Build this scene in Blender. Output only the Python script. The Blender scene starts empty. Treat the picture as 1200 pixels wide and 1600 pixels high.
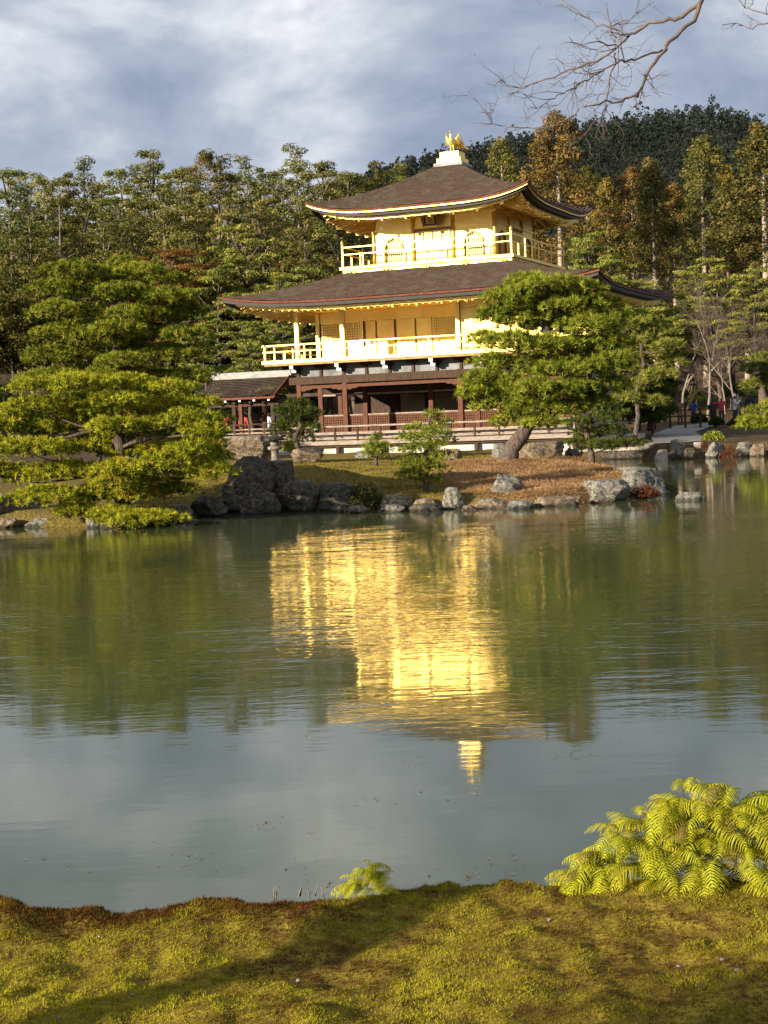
import bpy, bmesh, math, random
import numpy as np
from mathutils import Vector, Matrix, noise as mnoise

# ------------------------------------------------------------------ camera, sky, sun, exposure
PI = math.pi
scene = bpy.context.scene
col = scene.collection
CAM_H, PITCH, ROLL, FPX = 2.0406, -0.0639, 0.039, 2356.0      # focal length in pixels of a 1200x1600 frame

cam_data = bpy.data.cameras.new('camera')
cam_data.sensor_fit = 'VERTICAL'
cam_data.sensor_height = 36.0
cam_data.lens = FPX / 1600 * 36.0
cam_data.clip_start = 0.05
cam_data.clip_end = 5000
cam = bpy.data.objects.new('camera', cam_data)
col.objects.link(cam)
cam.matrix_world = (Matrix.Translation((0, 0, CAM_H)) @ Matrix.Rotation(PI / 2 + PITCH, 4, 'X') @ Matrix.Rotation(-ROLL, 4, 'Z'))
scene.camera = cam

SUN_AZ = math.radians(54.0)      # how far to the left of "straight behind the camera" the sun stands
SUN_EL = math.radians(15.5)
sun_from = Vector((-math.sin(SUN_AZ) * math.cos(SUN_EL), -math.cos(SUN_AZ) * math.cos(SUN_EL), math.sin(SUN_EL)))
sd = bpy.data.lights.new('sun', 'SUN')
sd.energy = 5.0
sd.angle = math.radians(0.55)
sd.color = (1.0, 0.86, 0.66)
sun = bpy.data.objects.new('sun', sd)
col.objects.link(sun)
sun.rotation_euler = (-sun_from).to_track_quat('-Z', 'Y').to_euler()

world = bpy.data.worlds.new('World')
scene.world = world
world.use_nodes = True
wn, wl = world.node_tree.nodes, world.node_tree.links
wn.clear()


def N(tree, typ, **kw):
    n = tree.nodes.new(typ)
    for k, v in kw.items():
        if k in n.inputs.keys():
            n.inputs[k].default_value = v
        else:
            setattr(n, k, v)
    return n


wt = world.node_tree
w_out = N(wt, 'ShaderNodeOutputWorld')
sky = N(wt, 'ShaderNodeTexSky', sky_type='NISHITA', sun_disc=False)
sky.sun_elevation = SUN_EL
sky.sun_rotation = math.atan2(sun_from.x, sun_from.y)
sky.air_density = 1.2
sky.dust_density = 0.6
bg_sky = N(wt, 'ShaderNodeBackground', Strength=0.055)
wl.new(sky.outputs[0], bg_sky.inputs['Color'])
tc = N(wt, 'ShaderNodeTexCoord')
wmap = N(wt, 'ShaderNodeMapping')
wmap.inputs['Location'].default_value = (11.428, 8.578, 11.562)
wmap.inputs['Scale'].default_value = (1.0, 1.0, 2.0)
wl.new(tc.outputs['Generated'], wmap.inputs[0])
n1 = N(wt, 'ShaderNodeTexNoise', Scale=5.2, Detail=14.0, Roughness=0.56, Distortion=0.2)
wl.new(wmap.outputs[0], n1.inputs['Vector'])
n2 = N(wt, 'ShaderNodeTexNoise', Scale=2.1, Detail=5.0, Roughness=0.5)
wl.new(wmap.outputs[0], n2.inputs['Vector'])
ramp = N(wt, 'ShaderNodeValToRGB')
e = ramp.color_ramp.elements
e[0].position = 0.33; e[0].color = (0.118, 0.148, 0.205, 1)
e[1].position = 0.71; e[1].color = (0.52, 0.515, 0.51, 1)
m_ = ramp.color_ramp.elements.new(0.47); m_.color = (0.20, 0.226, 0.278, 1)
m2_ = ramp.color_ramp.elements.new(0.58); m2_.color = (0.325, 0.338, 0.368, 1)
wl.new(n1.outputs[0], ramp.inputs[0])
bg_cloud = N(wt, 'ShaderNodeBackground', Strength=1.0)
wl.new(ramp.outputs[0], bg_cloud.inputs['Color'])
hole = N(wt, 'ShaderNodeValToRGB')
hole.color_ramp.elements[0].position = 0.30; hole.color_ramp.elements[0].color = (0.72, 0.72, 0.72, 1)
hole.color_ramp.elements[1].position = 0.42; hole.color_ramp.elements[1].color = (1, 1, 1, 1)
wl.new(n2.outputs[0], hole.inputs[0])
wmix = N(wt, 'ShaderNodeMixShader')
wl.new(hole.outputs[0], wmix.inputs[0])
wl.new(bg_sky.outputs[0], wmix.inputs[1]); wl.new(bg_cloud.outputs[0], wmix.inputs[2])
wl.new(wmix.outputs[0], w_out.inputs[0])

scene.view_settings.view_transform = 'Standard'
scene.view_settings.look = 'None'
scene.view_settings.gamma = 1.0
scene.view_settings.use_curve_mapping = False
scene.view_settings.exposure = 1.2
scene.cycles.max_bounces = 6
scene.cycles.diffuse_bounces = 3
scene.cycles.glossy_bounces = 4
scene.cycles.transmission_bounces = 3
scene.cycles.caustics_reflective = False
scene.cycles.caustics_refractive = False

# ------------------------------------------------------------------ measuring helpers
rng = np.random.default_rng(7)
random.seed(7)
BX, BY, PHI = 3.6146, 67.0732, -0.4012        # pavilion centre and turn


def ray(u, v):
    c, s = math.cos(ROLL), math.sin(ROLL)
    a, b = u - 600, v - 800
    U, V = a * c - b * s, a * s + b * c
    cp, sp = math.cos(PITCH), math.sin(PITCH)
    zc = -V / FPX
    return Vector((U / FPX, cp - zc * sp, sp + zc * cp))


def at(u, v, y):
    """the point of the place seen at photo pixel (u, v), y metres from the viewer"""
    d = ray(u, v)
    return d * (y / d.y) + Vector((0, 0, CAM_H))


def on_z(u, v, z):
    d = ray(u, v)
    return d * ((z - CAM_H) / d.z) + Vector((0, 0, CAM_H))


def smooth(a, b, x):
    t = np.clip((np.asarray(x, float) - a) / (b - a), 0, 1)
    return t * t * (3 - 2 * t)


SHORE = np.array([(-140, 26), (-60, 29), (-30, 31.5), (-12, 32.6), (-8.2, 31.9), (-7.2, 31.0), (-5.9, 30.5), (-4.5, 30.6), (-3.9, 32.4), (-3.4, 33.5), (-1.6, 33.7), (-.6, 33.3), (.2, 32.5), (.67, 32.0), (2.25, 31.6),
                  (3.3, 31.4), (4.5, 32.3), (5.7, 33.5), (6.3, 34.6), (6.3, 36), (5.9, 39), (5.9, 43), (6.0, 47), (5.5, 52), (4.6, 56.6), (4.3, 59.3),
                  (8.3, 58.1), (9.7, 58.9), (9.9, 57), (10.3, 55.8), (12.6, 55.9), (14.3, 56), (20, 55), (35, 52), (70, 48), (140, 40)])
POLY = np.vstack([SHORE, [(140, 2000), (-140, 2000)]])


def shore_dist(x, y):
    """signed distance to the shoreline, positive on land"""
    x, y = np.asarray(x, float), np.asarray(y, float)
    best = np.full(x.shape, 1e9)
    for (ax, ay), (bx, by) in zip(SHORE[:-1], SHORE[1:]):
        dx, dy = bx - ax, by - ay
        t = np.clip(((x - ax) * dx + (y - ay) * dy) / (dx * dx + dy * dy), 0, 1)
        best = np.minimum(best, np.hypot(x - ax - t * dx, y - ay - t * dy))
    ins = np.zeros(x.shape, bool)
    n = len(POLY)
    for i in range(n):
        (ax, ay), (bx, by) = POLY[i], POLY[(i + 1) % n]
        if ay == by:
            continue
        c = ((ay > y) != (by > y)) & (x < (bx - ax) * (y - ay) / (by - ay) + ax)
        ins ^= c
    return np.where(ins, best, -best)


HF_Y = [20, 31, 33, 36, 40, 44, 50, 56, 60, 75, 85, 95, 110, 140, 200, 300, 450]
HF_Z = [.2, .2, .32, .46, .58, .63, .60, .52, .5, .65, .85, 1.2, 2.3, 6.0, 14, 26, 40]


def vnoise(x, y, sc, seed=0):
    x, y = np.asarray(x, float).ravel(), np.asarray(y, float).ravel()
    return np.array([mnoise.noise(Vector((a * sc + seed, b * sc, seed * .37))) for a, b in zip(x, y)])


def ground_z(x, y, detail=None):
    x, y = np.asarray(x, float), np.asarray(y, float)
    s = shore_dist(x, y)
    h = np.interp(y, HF_Y, HF_Z)
    h = h + .16 * np.exp(-((x - 3.2) ** 2 + ((y - 39.5) * .7) ** 2) / 6.0) + .5 * np.exp(-((x + 2.2) ** 2 / 3 + (y - 35.4) ** 2 / 2.2))
    if detail is not None:
        h = h + detail
    return -0.7 + (h + 0.7) * smooth(-.35, .55, s)


def G(x, y):
    return float(ground_z(np.array([x]), np.array([y]))[0])


# ------------------------------------------------------------------ mesh helpers
class MB:
    """collects simple shapes; build() links them as one mesh object"""

    def __init__(self):
        self.v, self.f, self.m, self.sm = [], [], [], []
        self.mi = 0

    def add(self, vs, fs, smooth=False):
        o = len(self.v)
        self.v.extend([tuple(p) for p in vs])
        for f in fs:
            self.f.append([i + o for i in f]); self.m.append(self.mi); self.sm.append(smooth)
        return self

    def box(self, x0, x1, y0, y1, z0, z1, mat=None):
        vs = [Vector((x, y, z)) for z in (z0, z1) for y in (y0, y1) for x in (x0, x1)]
        if mat is not None:
            vs = [mat @ p for p in vs]
        return self.add(vs, [(0, 2, 3, 1), (4, 5, 7, 6), (0, 1, 5, 4), (2, 6, 7, 3), (0, 4, 6, 2), (1, 3, 7, 5)])

    def bar(self, a, b, w, h, up=Vector((0, 0, 1))):
        a, b = Vector(a), Vector(b)
        d = (b - a).normalized()
        s = d.cross(up)
        if s.length < 1e-4:
            s = d.cross(Vector((0, 1, 0)))
        s.normalize()
        u = s.cross(d)
        vs = []
        for p in (a, b):
            for sx, sz in ((-1, -1), (1, -1), (1, 1), (-1, 1)):
                vs.append(p + s * (sx * w / 2) + u * (sz * h / 2))
        return self.add(vs, [(0, 3, 2, 1), (4, 5, 6, 7), (0, 1, 5, 4), (1, 2, 6, 5), (2, 3, 7, 6), (3, 0, 4, 7)])

    def tube(self, pts, rad, n=6, cap=True):
        pts = [Vector(p) for p in pts]
        if not hasattr(rad, '__len__'):
            rad = [rad] * len(pts)
        vs, fs = [], []
        s = None
        for i, p in enumerate(pts):
            d = (pts[min(i + 1, len(pts) - 1)] - pts[max(i - 1, 0)])
            d = d.normalized() if d.length > 1e-9 else Vector((0, 0, 1))
            if s is None:
                s = d.cross(Vector((0.31, 0.17, 0.93)) if abs(d.z) < .8 else Vector((1, 0.2, 0)))
            else:
                s = s - d * s.dot(d)          # carry the frame along so the tube never twists
            s = s.normalized() if s.length > 1e-6 else d.orthogonal().normalized()
            u = s.cross(d)
            for k in range(n):
                a = 2 * PI * k / n
                vs.append(p + s * (math.cos(a) * rad[i]) + u * (math.sin(a) * rad[i]))
        for i in range(len(pts) - 1):
            for k in range(n):
                k2 = (k + 1) % n
                fs.append((i * n + k, i * n + k2, (i + 1) * n + k2, (i + 1) * n + k))
        if cap:
            fs.append(tuple(range(n - 1, -1, -1)))
            fs.append(tuple(range((len(pts) - 1) * n, len(pts) * n)))
        return self.add(vs, fs, True)

    def lathe(self, prof, n=14, c=(0, 0, 0)):
        vs, fs = [], []
        for r, z in prof:
            for k in range(n):
                a = 2 * PI * k / n
                vs.append((c[0] + r * math.cos(a), c[1] + r * math.sin(a), c[2] + z))
        for i in range(len(prof) - 1):
            for k in range(n):
                k2 = (k + 1) % n
                fs.append((i * n + k, i * n + k2, (i + 1) * n + k2, (i + 1) * n + k))
        fs.append(tuple(range(n - 1, -1, -1)))
        fs.append(tuple(range((len(prof) - 1) * n, len(prof) * n)))
        return self.add(vs, fs, True)

    def mesh(self, name, mats):
        me = bpy.data.meshes.new(name)
        me.from_pydata(self.v, [], self.f)
        for mt in (mats if isinstance(mats, (list, tuple)) else [mats]):
            me.materials.append(mt)
        me.polygons.foreach_set('material_index', self.m)
        me.polygons.foreach_set('use_smooth', self.sm)
        me.update()
        return me

    def build(self, name, mats, parent=None, loc=None, kind=None):
        return link(name, self.mesh(name, mats), parent, loc, kind)


def link(name, data, parent=None, loc=None, kind=None):
    o = bpy.data.objects.new(name, data)
    col.objects.link(o)
    if parent is not None:
        o.parent = parent
    if loc is not None:
        o.location = loc
    if kind:
        o['kind'] = kind
    return o


def tag(o, label, cat, group=None, kind=None):
    o['label'] = label
    o['category'] = cat
    if group:
        o['group'] = group
    if kind:
        o['kind'] = kind
    return o


def thing(name, label, cat, loc=(0, 0, 0), rz=0.0, group=None):
    o = link(name, None, None, loc)
    o.rotation_euler.z = rz
    o.empty_display_size = 0.2
    return tag(o, label, cat, group)


def tri_mesh(name, T, var, mats, midx=None):
    """mesh from an (n,3,3) array of loose triangles, with a per-face random value 'var'"""
    n = len(T)
    me = bpy.data.meshes.new(name)
    me.vertices.add(n * 3)
    me.vertices.foreach_set('co', np.ascontiguousarray(T, dtype=np.float32).ravel())
    me.loops.add(n * 3)
    me.loops.foreach_set('vertex_index', np.arange(n * 3, dtype=np.int32))
    me.polygons.add(n)
    me.polygons.foreach_set('loop_start', np.arange(0, n * 3, 3, dtype=np.int32))
    me.polygons.foreach_set('loop_total', np.full(n, 3, dtype=np.int32))
    a = me.attributes.new('var', 'FLOAT', 'FACE')
    a.data.foreach_set('value', np.asarray(var, np.float32))
    for mt in (mats if isinstance(mats, (list, tuple)) else [mats]):
        me.materials.append(mt)
    if midx is not None:
        me.polygons.foreach_set('material_index', np.asarray(midx, np.int32))
    me.update(calc_edges=True)
    return me


def unit(a):
    return a / np.maximum(np.linalg.norm(a, axis=-1, keepdims=True), 1e-9)


def leaf_tris(P, size, rg, up=0.4, asp=0.55, bias=None):
    """one loose triangle per point, facing mostly up and outwards at random"""
    n = len(P)
    nrm = unit(rg.normal(size=(n, 3)) * (1 if bias is None else .55) + np.array([0, 0, up]) + (0 if bias is None else bias))
    a = unit(np.cross(nrm, rg.normal(size=(n, 3))))
    b = np.cross(nrm, a)
    s = np.asarray(size).reshape(-1, 1) * np.ones((n, 1))
    return np.stack([P - a * s * .5 - b * s * asp * .5, P + a * s * .5 - b * s * asp * .4, P + b * s * asp * .8 + a * s * rg.uniform(-.3, .3, (n, 1))], 1)


def tuft_tris(P, D, L, W, k, rg, spread=0.75, Nn=None):
    """needle tufts: k thin triangles fanning out of each point P about direction D"""
    n = len(P)
    Pk = np.repeat(P, k, 0)
    Dk = unit(np.repeat(D, k, 0) + rg.normal(size=(n * k, 3)) * spread)
    Lk = (np.repeat(np.asarray(L) * np.ones(n), k) * rg.uniform(.75, 1.15, n * k))[:, None]
    ref = rg.normal(size=(n * k, 3))
    if Nn is not None:
        ref = ref * .45 + np.repeat(Nn, k, 0)
    side = unit(np.cross(Dk, ref)) * W * .5
    return np.stack([Pk - side, Pk + side, Pk + Dk * Lk], 1)


# ------------------------------------------------------------------ materials
def mat(name):
    m = bpy.data.materials.new(name)
    m.use_nodes = True
    t = m.node_tree
    t.nodes.clear()
    out = N(t, 'ShaderNodeOutputMaterial')
    b = N(t, 'ShaderNodeBsdfPrincipled')
    t.links.new(b.outputs[0], out.inputs[0])
    return m, t, b, out


def setcol(b, c):
    b.inputs['Base Color'].default_value = (*c, 1)


def noise_mat(name, c1, c2, scale=4.0, rough=.8, stretch=(1, 1, 1), bump=0.0, bscale=None, metallic=0.0, spec=.3, detail=6.0, lo=.35, hi=.65, c3=None, s3=1.0, wet=False):
    m, t, b, out = mat(name)
    tcn = N(t, 'ShaderNodeTexCoord')
    mp = N(t, 'ShaderNodeMapping')
    mp.inputs['Scale'].default_value = stretch
    t.links.new(tcn.outputs['Object'], mp.inputs[0])
    nz = N(t, 'ShaderNodeTexNoise', Scale=scale, Detail=detail, Roughness=.6)
    t.links.new(mp.outputs[0], nz.inputs['Vector'])
    r = N(t, 'ShaderNodeValToRGB')
    r.color_ramp.elements[0].position = lo; r.color_ramp.elements[0].color = (*c1, 1)
    r.color_ramp.elements[1].position = hi; r.color_ramp.elements[1].color = (*c2, 1)
    t.links.new(nz.outputs[0], r.inputs[0])
    src = r.outputs[0]
    if c3 is not None:
        nz3 = N(t, 'ShaderNodeTexNoise', Scale=s3, Detail=5.0, Roughness=.65)
        t.links.new(tcn.outputs['Object'], nz3.inputs['Vector'])
        r3 = N(t, 'ShaderNodeValToRGB')
        r3.color_ramp.elements[0].position = .48; r3.color_ramp.elements[0].color = (0, 0, 0, 1)
        r3.color_ramp.elements[1].position = .62; r3.color_ramp.elements[1].color = (1, 1, 1, 1)
        t.links.new(nz3.outputs[0], r3.inputs[0])
        mx = N(t, 'ShaderNodeMix', data_type='RGBA')
        t.links.new(r3.outputs[0], mx.inputs[0])
        t.links.new(src, mx.inputs[6]); mx.inputs[7].default_value = (*c3, 1)
        src = mx.outputs[2]
    if wet:
        gp = N(t, 'ShaderNodeNewGeometry'); sz_ = N(t, 'ShaderNodeSeparateXYZ')
        t.links.new(gp.outputs['Position'], sz_.inputs[0])
        wr = N(t, 'ShaderNodeMapRange')
        wr.inputs['From Min'].default_value = .03; wr.inputs['From Max'].default_value = .09
        wr.inputs['To Min'].default_value = .35; wr.inputs['To Max'].default_value = 1.0
        t.links.new(sz_.outputs['Z'], wr.inputs['Value'])
        wm_ = N(t, 'ShaderNodeMix', data_type='RGBA', blend_type='MULTIPLY')
        wm_.inputs[0].default_value = 1.0
        t.links.new(src, wm_.inputs[6]); t.links.new(wr.outputs[0], wm_.inputs[7])
        src = wm_.outputs[2]
    t.links.new(src, b.inputs['Base Color'])
    b.inputs['Roughness'].default_value = rough
    b.inputs['Metallic'].default_value = metallic
    b.inputs['Specular IOR Level'].default_value = spec
    if bump:
        nb = N(t, 'ShaderNodeTexNoise', Scale=bscale or scale * 3, Detail=6.0, Roughness=.65)
        t.links.new(mp.outputs[0], nb.inputs['Vector'])
        bp = N(t, 'ShaderNodeBump', Strength=1.0, Distance=bump)
        t.links.new(nb.outputs[0], bp.inputs['Height'])
        t.links.new(bp.outputs[0], b.inputs['Normal'])
    return m


def leaf_mat(name, c1, c2, c3=None, trans=.35, jitter=.25):
    """foliage: colour runs c1..c2 by leaf, some leaves c3, whole plants differ a little"""
    m = bpy.data.materials.new(name)
    m.use_nodes = True
    t = m.node_tree
    t.nodes.clear()
    out = N(t, 'ShaderNodeOutputMaterial')
    at_ = N(t, 'ShaderNodeAttribute', attribute_name='var')
    r = N(t, 'ShaderNodeValToRGB')
    r.color_ramp.elements[0].color = (*c1, 1)
    r.color_ramp.elements[1].color = (*c2, 1)
    r.color_ramp.elements[1].position = .9
    if c3:
        q = r.color_ramp.elements.new(.97); q.color = (*c3, 1)
    t.links.new(at_.outputs['Fac'], r.inputs[0])
    oi = N(t, 'ShaderNodeObjectInfo')
    hs = N(t, 'ShaderNodeHueSaturation')
    mr = N(t, 'ShaderNodeMapRange')
    mr.inputs['To Min'].default_value = 1 - jitter; mr.inputs['To Max'].default_value = 1 + jitter
    t.links.new(oi.outputs['Random'], mr.inputs['Value'])
    t.links.new(mr.outputs[0], hs.inputs['Value'])
    mh = N(t, 'ShaderNodeMapRange')
    mh.inputs['To Min'].default_value = .5 - .02 * jitter / .25; mh.inputs['To Max'].default_value = .5 + .02 * jitter / .25
    wn_ = N(t, 'ShaderNodeTexWhiteNoise', noise_dimensions='1D')
    t.links.new(oi.outputs['Random'], wn_.inputs['W'])
    t.links.new(wn_.outputs['Value'], mh.inputs['Value'])
    t.links.new(mh.outputs[0], hs.inputs['Hue'])
    t.links.new(r.outputs[0], hs.inputs['Color'])
    d = N(t, 'ShaderNodeBsdfDiffuse')
    tr = N(t, 'ShaderNodeBsdfTranslucent')
    t.links.new(hs.outputs[0], d.inputs['Color'])
    t.links.new(hs.outputs[0], tr.inputs['Color'])
    mx = N(t, 'ShaderNodeMixShader', Fac=trans)
    t.links.new(d.outputs[0], mx.inputs[1]); t.links.new(tr.outputs[0], mx.inputs[2])
    t.links.new(mx.outputs[0], out.inputs[0])
    return m


def gold_material():
    m, t, b, out = mat('gold_leaf')
    tcn = N(t, 'ShaderNodeTexCoord')
    nz = N(t, 'ShaderNodeTexNoise', Scale=1.7, Detail=7.0, Roughness=.6)
    t.links.new(tcn.outputs['Object'], nz.inputs['Vector'])
    r = N(t, 'ShaderNodeValToRGB')
    r.color_ramp.elements[0].position = .3; r.color_ramp.elements[0].color = (.77, .54, .14, 1)
    r.color_ramp.elements[1].position = .7; r.color_ramp.elements[1].color = (.87, .65, .21, 1)
    t.links.new(nz.outputs[0], r.inputs[0])
    t.links.new(r.outputs[0], b.inputs['Base Color'])
    b.inputs['Metallic'].default_value = .9
    rr_ = N(t, 'ShaderNodeMapRange')
    rr_.inputs['To Min'].default_value = .36; rr_.inputs['To Max'].default_value = .62
    n3_ = N(t, 'ShaderNodeTexNoise', Scale=3.2, Detail=6.0)
    t.links.new(tcn.outputs['Object'], n3_.inputs['Vector'])
    t.links.new(n3_.outputs[0], rr_.inputs['Value'])
    t.links.new(rr_.outputs[0], b.inputs['Roughness'])
    n2_ = N(t, 'ShaderNodeTexNoise', Scale=9.0, Detail=4.0)
    t.links.new(tcn.outputs['Object'], n2_.inputs['Vector'])
    bp = N(t, 'ShaderNodeBump', Strength=.35, Distance=.02)
    t.links.new(n2_.outputs[0], bp.inputs['Height'])
    t.links.new(bp.outputs[0], b.inputs['Normal'])
    return m


GOLD = gold_material()
SHINGLE = noise_mat('roof_shingle', (.030, .020, .015), (.105, .073, .053), 5, .9, (3, 3, 16), .03, 26, spec=.12, c3=(.085, .070, .057), s3=2.3)
EAVE_RED = noise_mat('eave_bark_edge', (.085, .024, .014), (.17, .048, .024), 8, .7, spec=.2)
BLACK_WOOD = noise_mat('black_lacquer_wood', (.010, .008, .007), (.022, .017, .014), 5, .6)
RED_WOOD = noise_mat('reddish_timber', (.058, .021, .011), (.125, .044, .021), 3, .7, (6, 6, 1.2), .004, spec=.25)
DARK_WOOD = noise_mat('dark_timber', (.028, .016, .010), (.065, .035, .02), 3, .75, (5, 5, 1.2), spec=.25)
GREY_WOOD = noise_mat('weathered_timber', (.16, .125, .10), (.36, .30, .25), 4, .85, (1, 7, 7), .004, spec=.2)
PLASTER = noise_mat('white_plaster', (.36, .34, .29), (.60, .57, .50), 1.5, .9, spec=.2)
GREY_PLASTER = noise_mat('stained_shaded_plaster', (.12, .125, .13), (.26, .27, .27), 1.8, .9, spec=.2)  # greyed for the shade under the balcony, besides its stains
WHITE_PAINT = noise_mat('white_painted_end', (.75, .74, .70), (.82, .81, .78), 5, .7)
PAPER = noise_mat('painted_panel', (.20, .15, .09), (.34, .26, .15), 1.3, .8)
RIDGE = noise_mat('ridge_cap_grey', (.19, .195, .195), (.34, .345, .34), 3, .7, (1, 4, 4), .006)
ROCK = noise_mat('lichen_rock', (.040, .036, .030), (.20, .188, .16), 7.5, .9, (1, 1, 1.8), .05, 14, spec=.15, c3=(.25, .245, .205), s3=17, wet=True)
ROCK_DARK = noise_mat('dark_shaded_wet_rock', (.026, .020, .014), (.105, .083, .060), 7, .9, (1, 1, 1.4), .09, 9, spec=.3, c3=(.13, .12, .095), s3=12.0, wet=True)  # shade on the bluff is coloured in; only the waterline is wet
ROCK_BROWN = noise_mat('brown_rock', (.065, .045, .028), (.20, .148, .095), 6, .9, (1, 1, 1.6), .05, 12, spec=.15, c3=(.24, .21, .165), s3=13, wet=True)
STONE = noise_mat('lantern_stone', (.11, .098, .08), (.25, .225, .185), 7, .9, bump=.01, bscale=30, spec=.2)
PALE_STONE = noise_mat('pale_stone', (.24, .21, .17), (.44, .40, .33), 3, .9, bump=.03, bscale=8, spec=.2)
BARK_PINE = noise_mat('pine_bark', (.038, .029, .024), (.15, .115, .092), 9, .9, (3, 3, .8), .03, 10, spec=.15)
BARK_CEDAR = noise_mat('cedar_bark', (.24, .18, .14), (.44, .36, .29), 5, .9, (4, 4, .5), .02, spec=.15)
BARK_TALL = noise_mat('conifer_bark', (.11, .085, .068), (.26, .21, .17), 5, .9, (3, 3, .8), .01, spec=.15)
BARK_PALE = noise_mat('pale_bark', (.13, .105, .085), (.26, .22, .18), 5, .9, (3, 3, .8), .01, spec=.15)
BARK_TWIG = noise_mat('maple_bark', (.060, .043, .035), (.145, .105, .086), 20, .8, spec=.3)
BARK_DARK = noise_mat('dark_bark', (.05, .038, .030), (.13, .10, .08), 6, .9, (3, 3, .8), .02, spec=.15)

LEAF_PINE_Y = leaf_mat('pine_needles_yellow', (.045, .072, .009), (.45, .455, .036), (.44, .30, .04), .18, .05)
LEAF_PINE_G = leaf_mat('pine_needles_green', (.028, .050, .009), (.325, .365, .042), (.38, .32, .05), .18, .05)
LEAF_PINE_D = leaf_mat('pine_needles_deep', (.022, .036, .010), (.110, .135, .026), (.14, .12, .03), .18, .08)
LEAF_CEDAR = leaf_mat('cedar_sprays', (.048, .042, .012), (.235, .175, .048), (.27, .16, .045), .15, .3)
LEAF_TALL = leaf_mat('tall_conifer_sprays', (.034, .042, .012), (.225, .218, .054), (.27, .22, .08), .15, .4)
LEAF_BROAD = leaf_mat('evergreen_leaves', (.018, .027, .008), (.140, .145, .032), (.19, .14, .04), .15, .4)
LEAF_RED_PINE = leaf_mat('light_pine_sprays', (.050, .075, .016), (.300, .325, .064), (.30, .24, .06), .18, .25)
LEAF_ORANGE = leaf_mat('rusty_sprays', (.10, .060, .018), (.25, .140, .036), (.28, .12, .02), .25, .12)
LEAF_BUSH = leaf_mat('shrub_leaves', (.022, .032, .012), (.060, .070, .022), (.09, .07, .02), .28, .3)
LEAF_RED = leaf_mat('red_azalea_leaves', (.065, .022, .014), (.150, .045, .024), (.2, .08, .02), .25, .1)
LEAF_HILL = leaf_mat('cloud_shaded_hill_trees', (.012, .017, .013), (.034, .042, .033), None, .2, .0)  # cloud shadow over the hill is put into these low greens
LEAF_FERN = leaf_mat('fern_fronds', (.14, .18, .012), (.50, .47, .032), (.40, .30, .04), .30, .15)
LEAF_FERN_DRY = leaf_mat('dry_fern', (.13, .10, .03), (.27, .22, .06), None, .3, .1)
LEAF_MOSS = leaf_mat('moss_tufts', (.080, .030, .010), (.345, .315, .024), None, .25, .0)

LEAF_LAWN = leaf_mat('lawn_blades', (.075, .062, .016), (.34, .27, .06), None, .3, .0)
LEAF_LITTER = leaf_mat('dead_needles', (.10, .045, .018), (.43, .27, .13), None, .2, .0)

# ------------------------------------------------------------------ ground sheets
def grid_axis(parts):
    out = []
    for a, b, st in parts:
        out.extend(np.arange(a, b - 1e-6, st))
    out.append(parts[-1][1])
    return np.array(out)


def height_sheet(name, xs, ys, zf, mats, mfun=None, kind='structure'):
    X, Y = np.meshgrid(xs, ys)
    Z = zf(X, Y)
    nx, ny = len(xs), len(ys)
    me = bpy.data.meshes.new(name)
    V = np.stack([X, Y, Z], -1).reshape(-1, 3)
    i = np.arange(nx * ny).reshape(ny, nx)
    F = np.stack([i[:-1, :-1], i[:-1, 1:], i[1:, 1:], i[1:, :-1]], -1).reshape(-1, 4)
    me.vertices.add(len(V)); me.vertices.foreach_set('co', V.astype(np.float32).ravel())
    me.loops.add(F.size); me.loops.foreach_set('vertex_index', F.astype(np.int32).ravel())
    me.polygons.add(len(F))
    me.polygons.foreach_set('loop_start', np.arange(0, F.size, 4, dtype=np.int32))
    me.polygons.foreach_set('loop_total', np.full(len(F), 4, np.int32))
    me.polygons.foreach_set('use_smooth', np.ones(len(F), bool))
    for m in mats:
        me.materials.append(m)
    me.update(calc_edges=True)
    return link(name, me, kind=kind)


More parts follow.
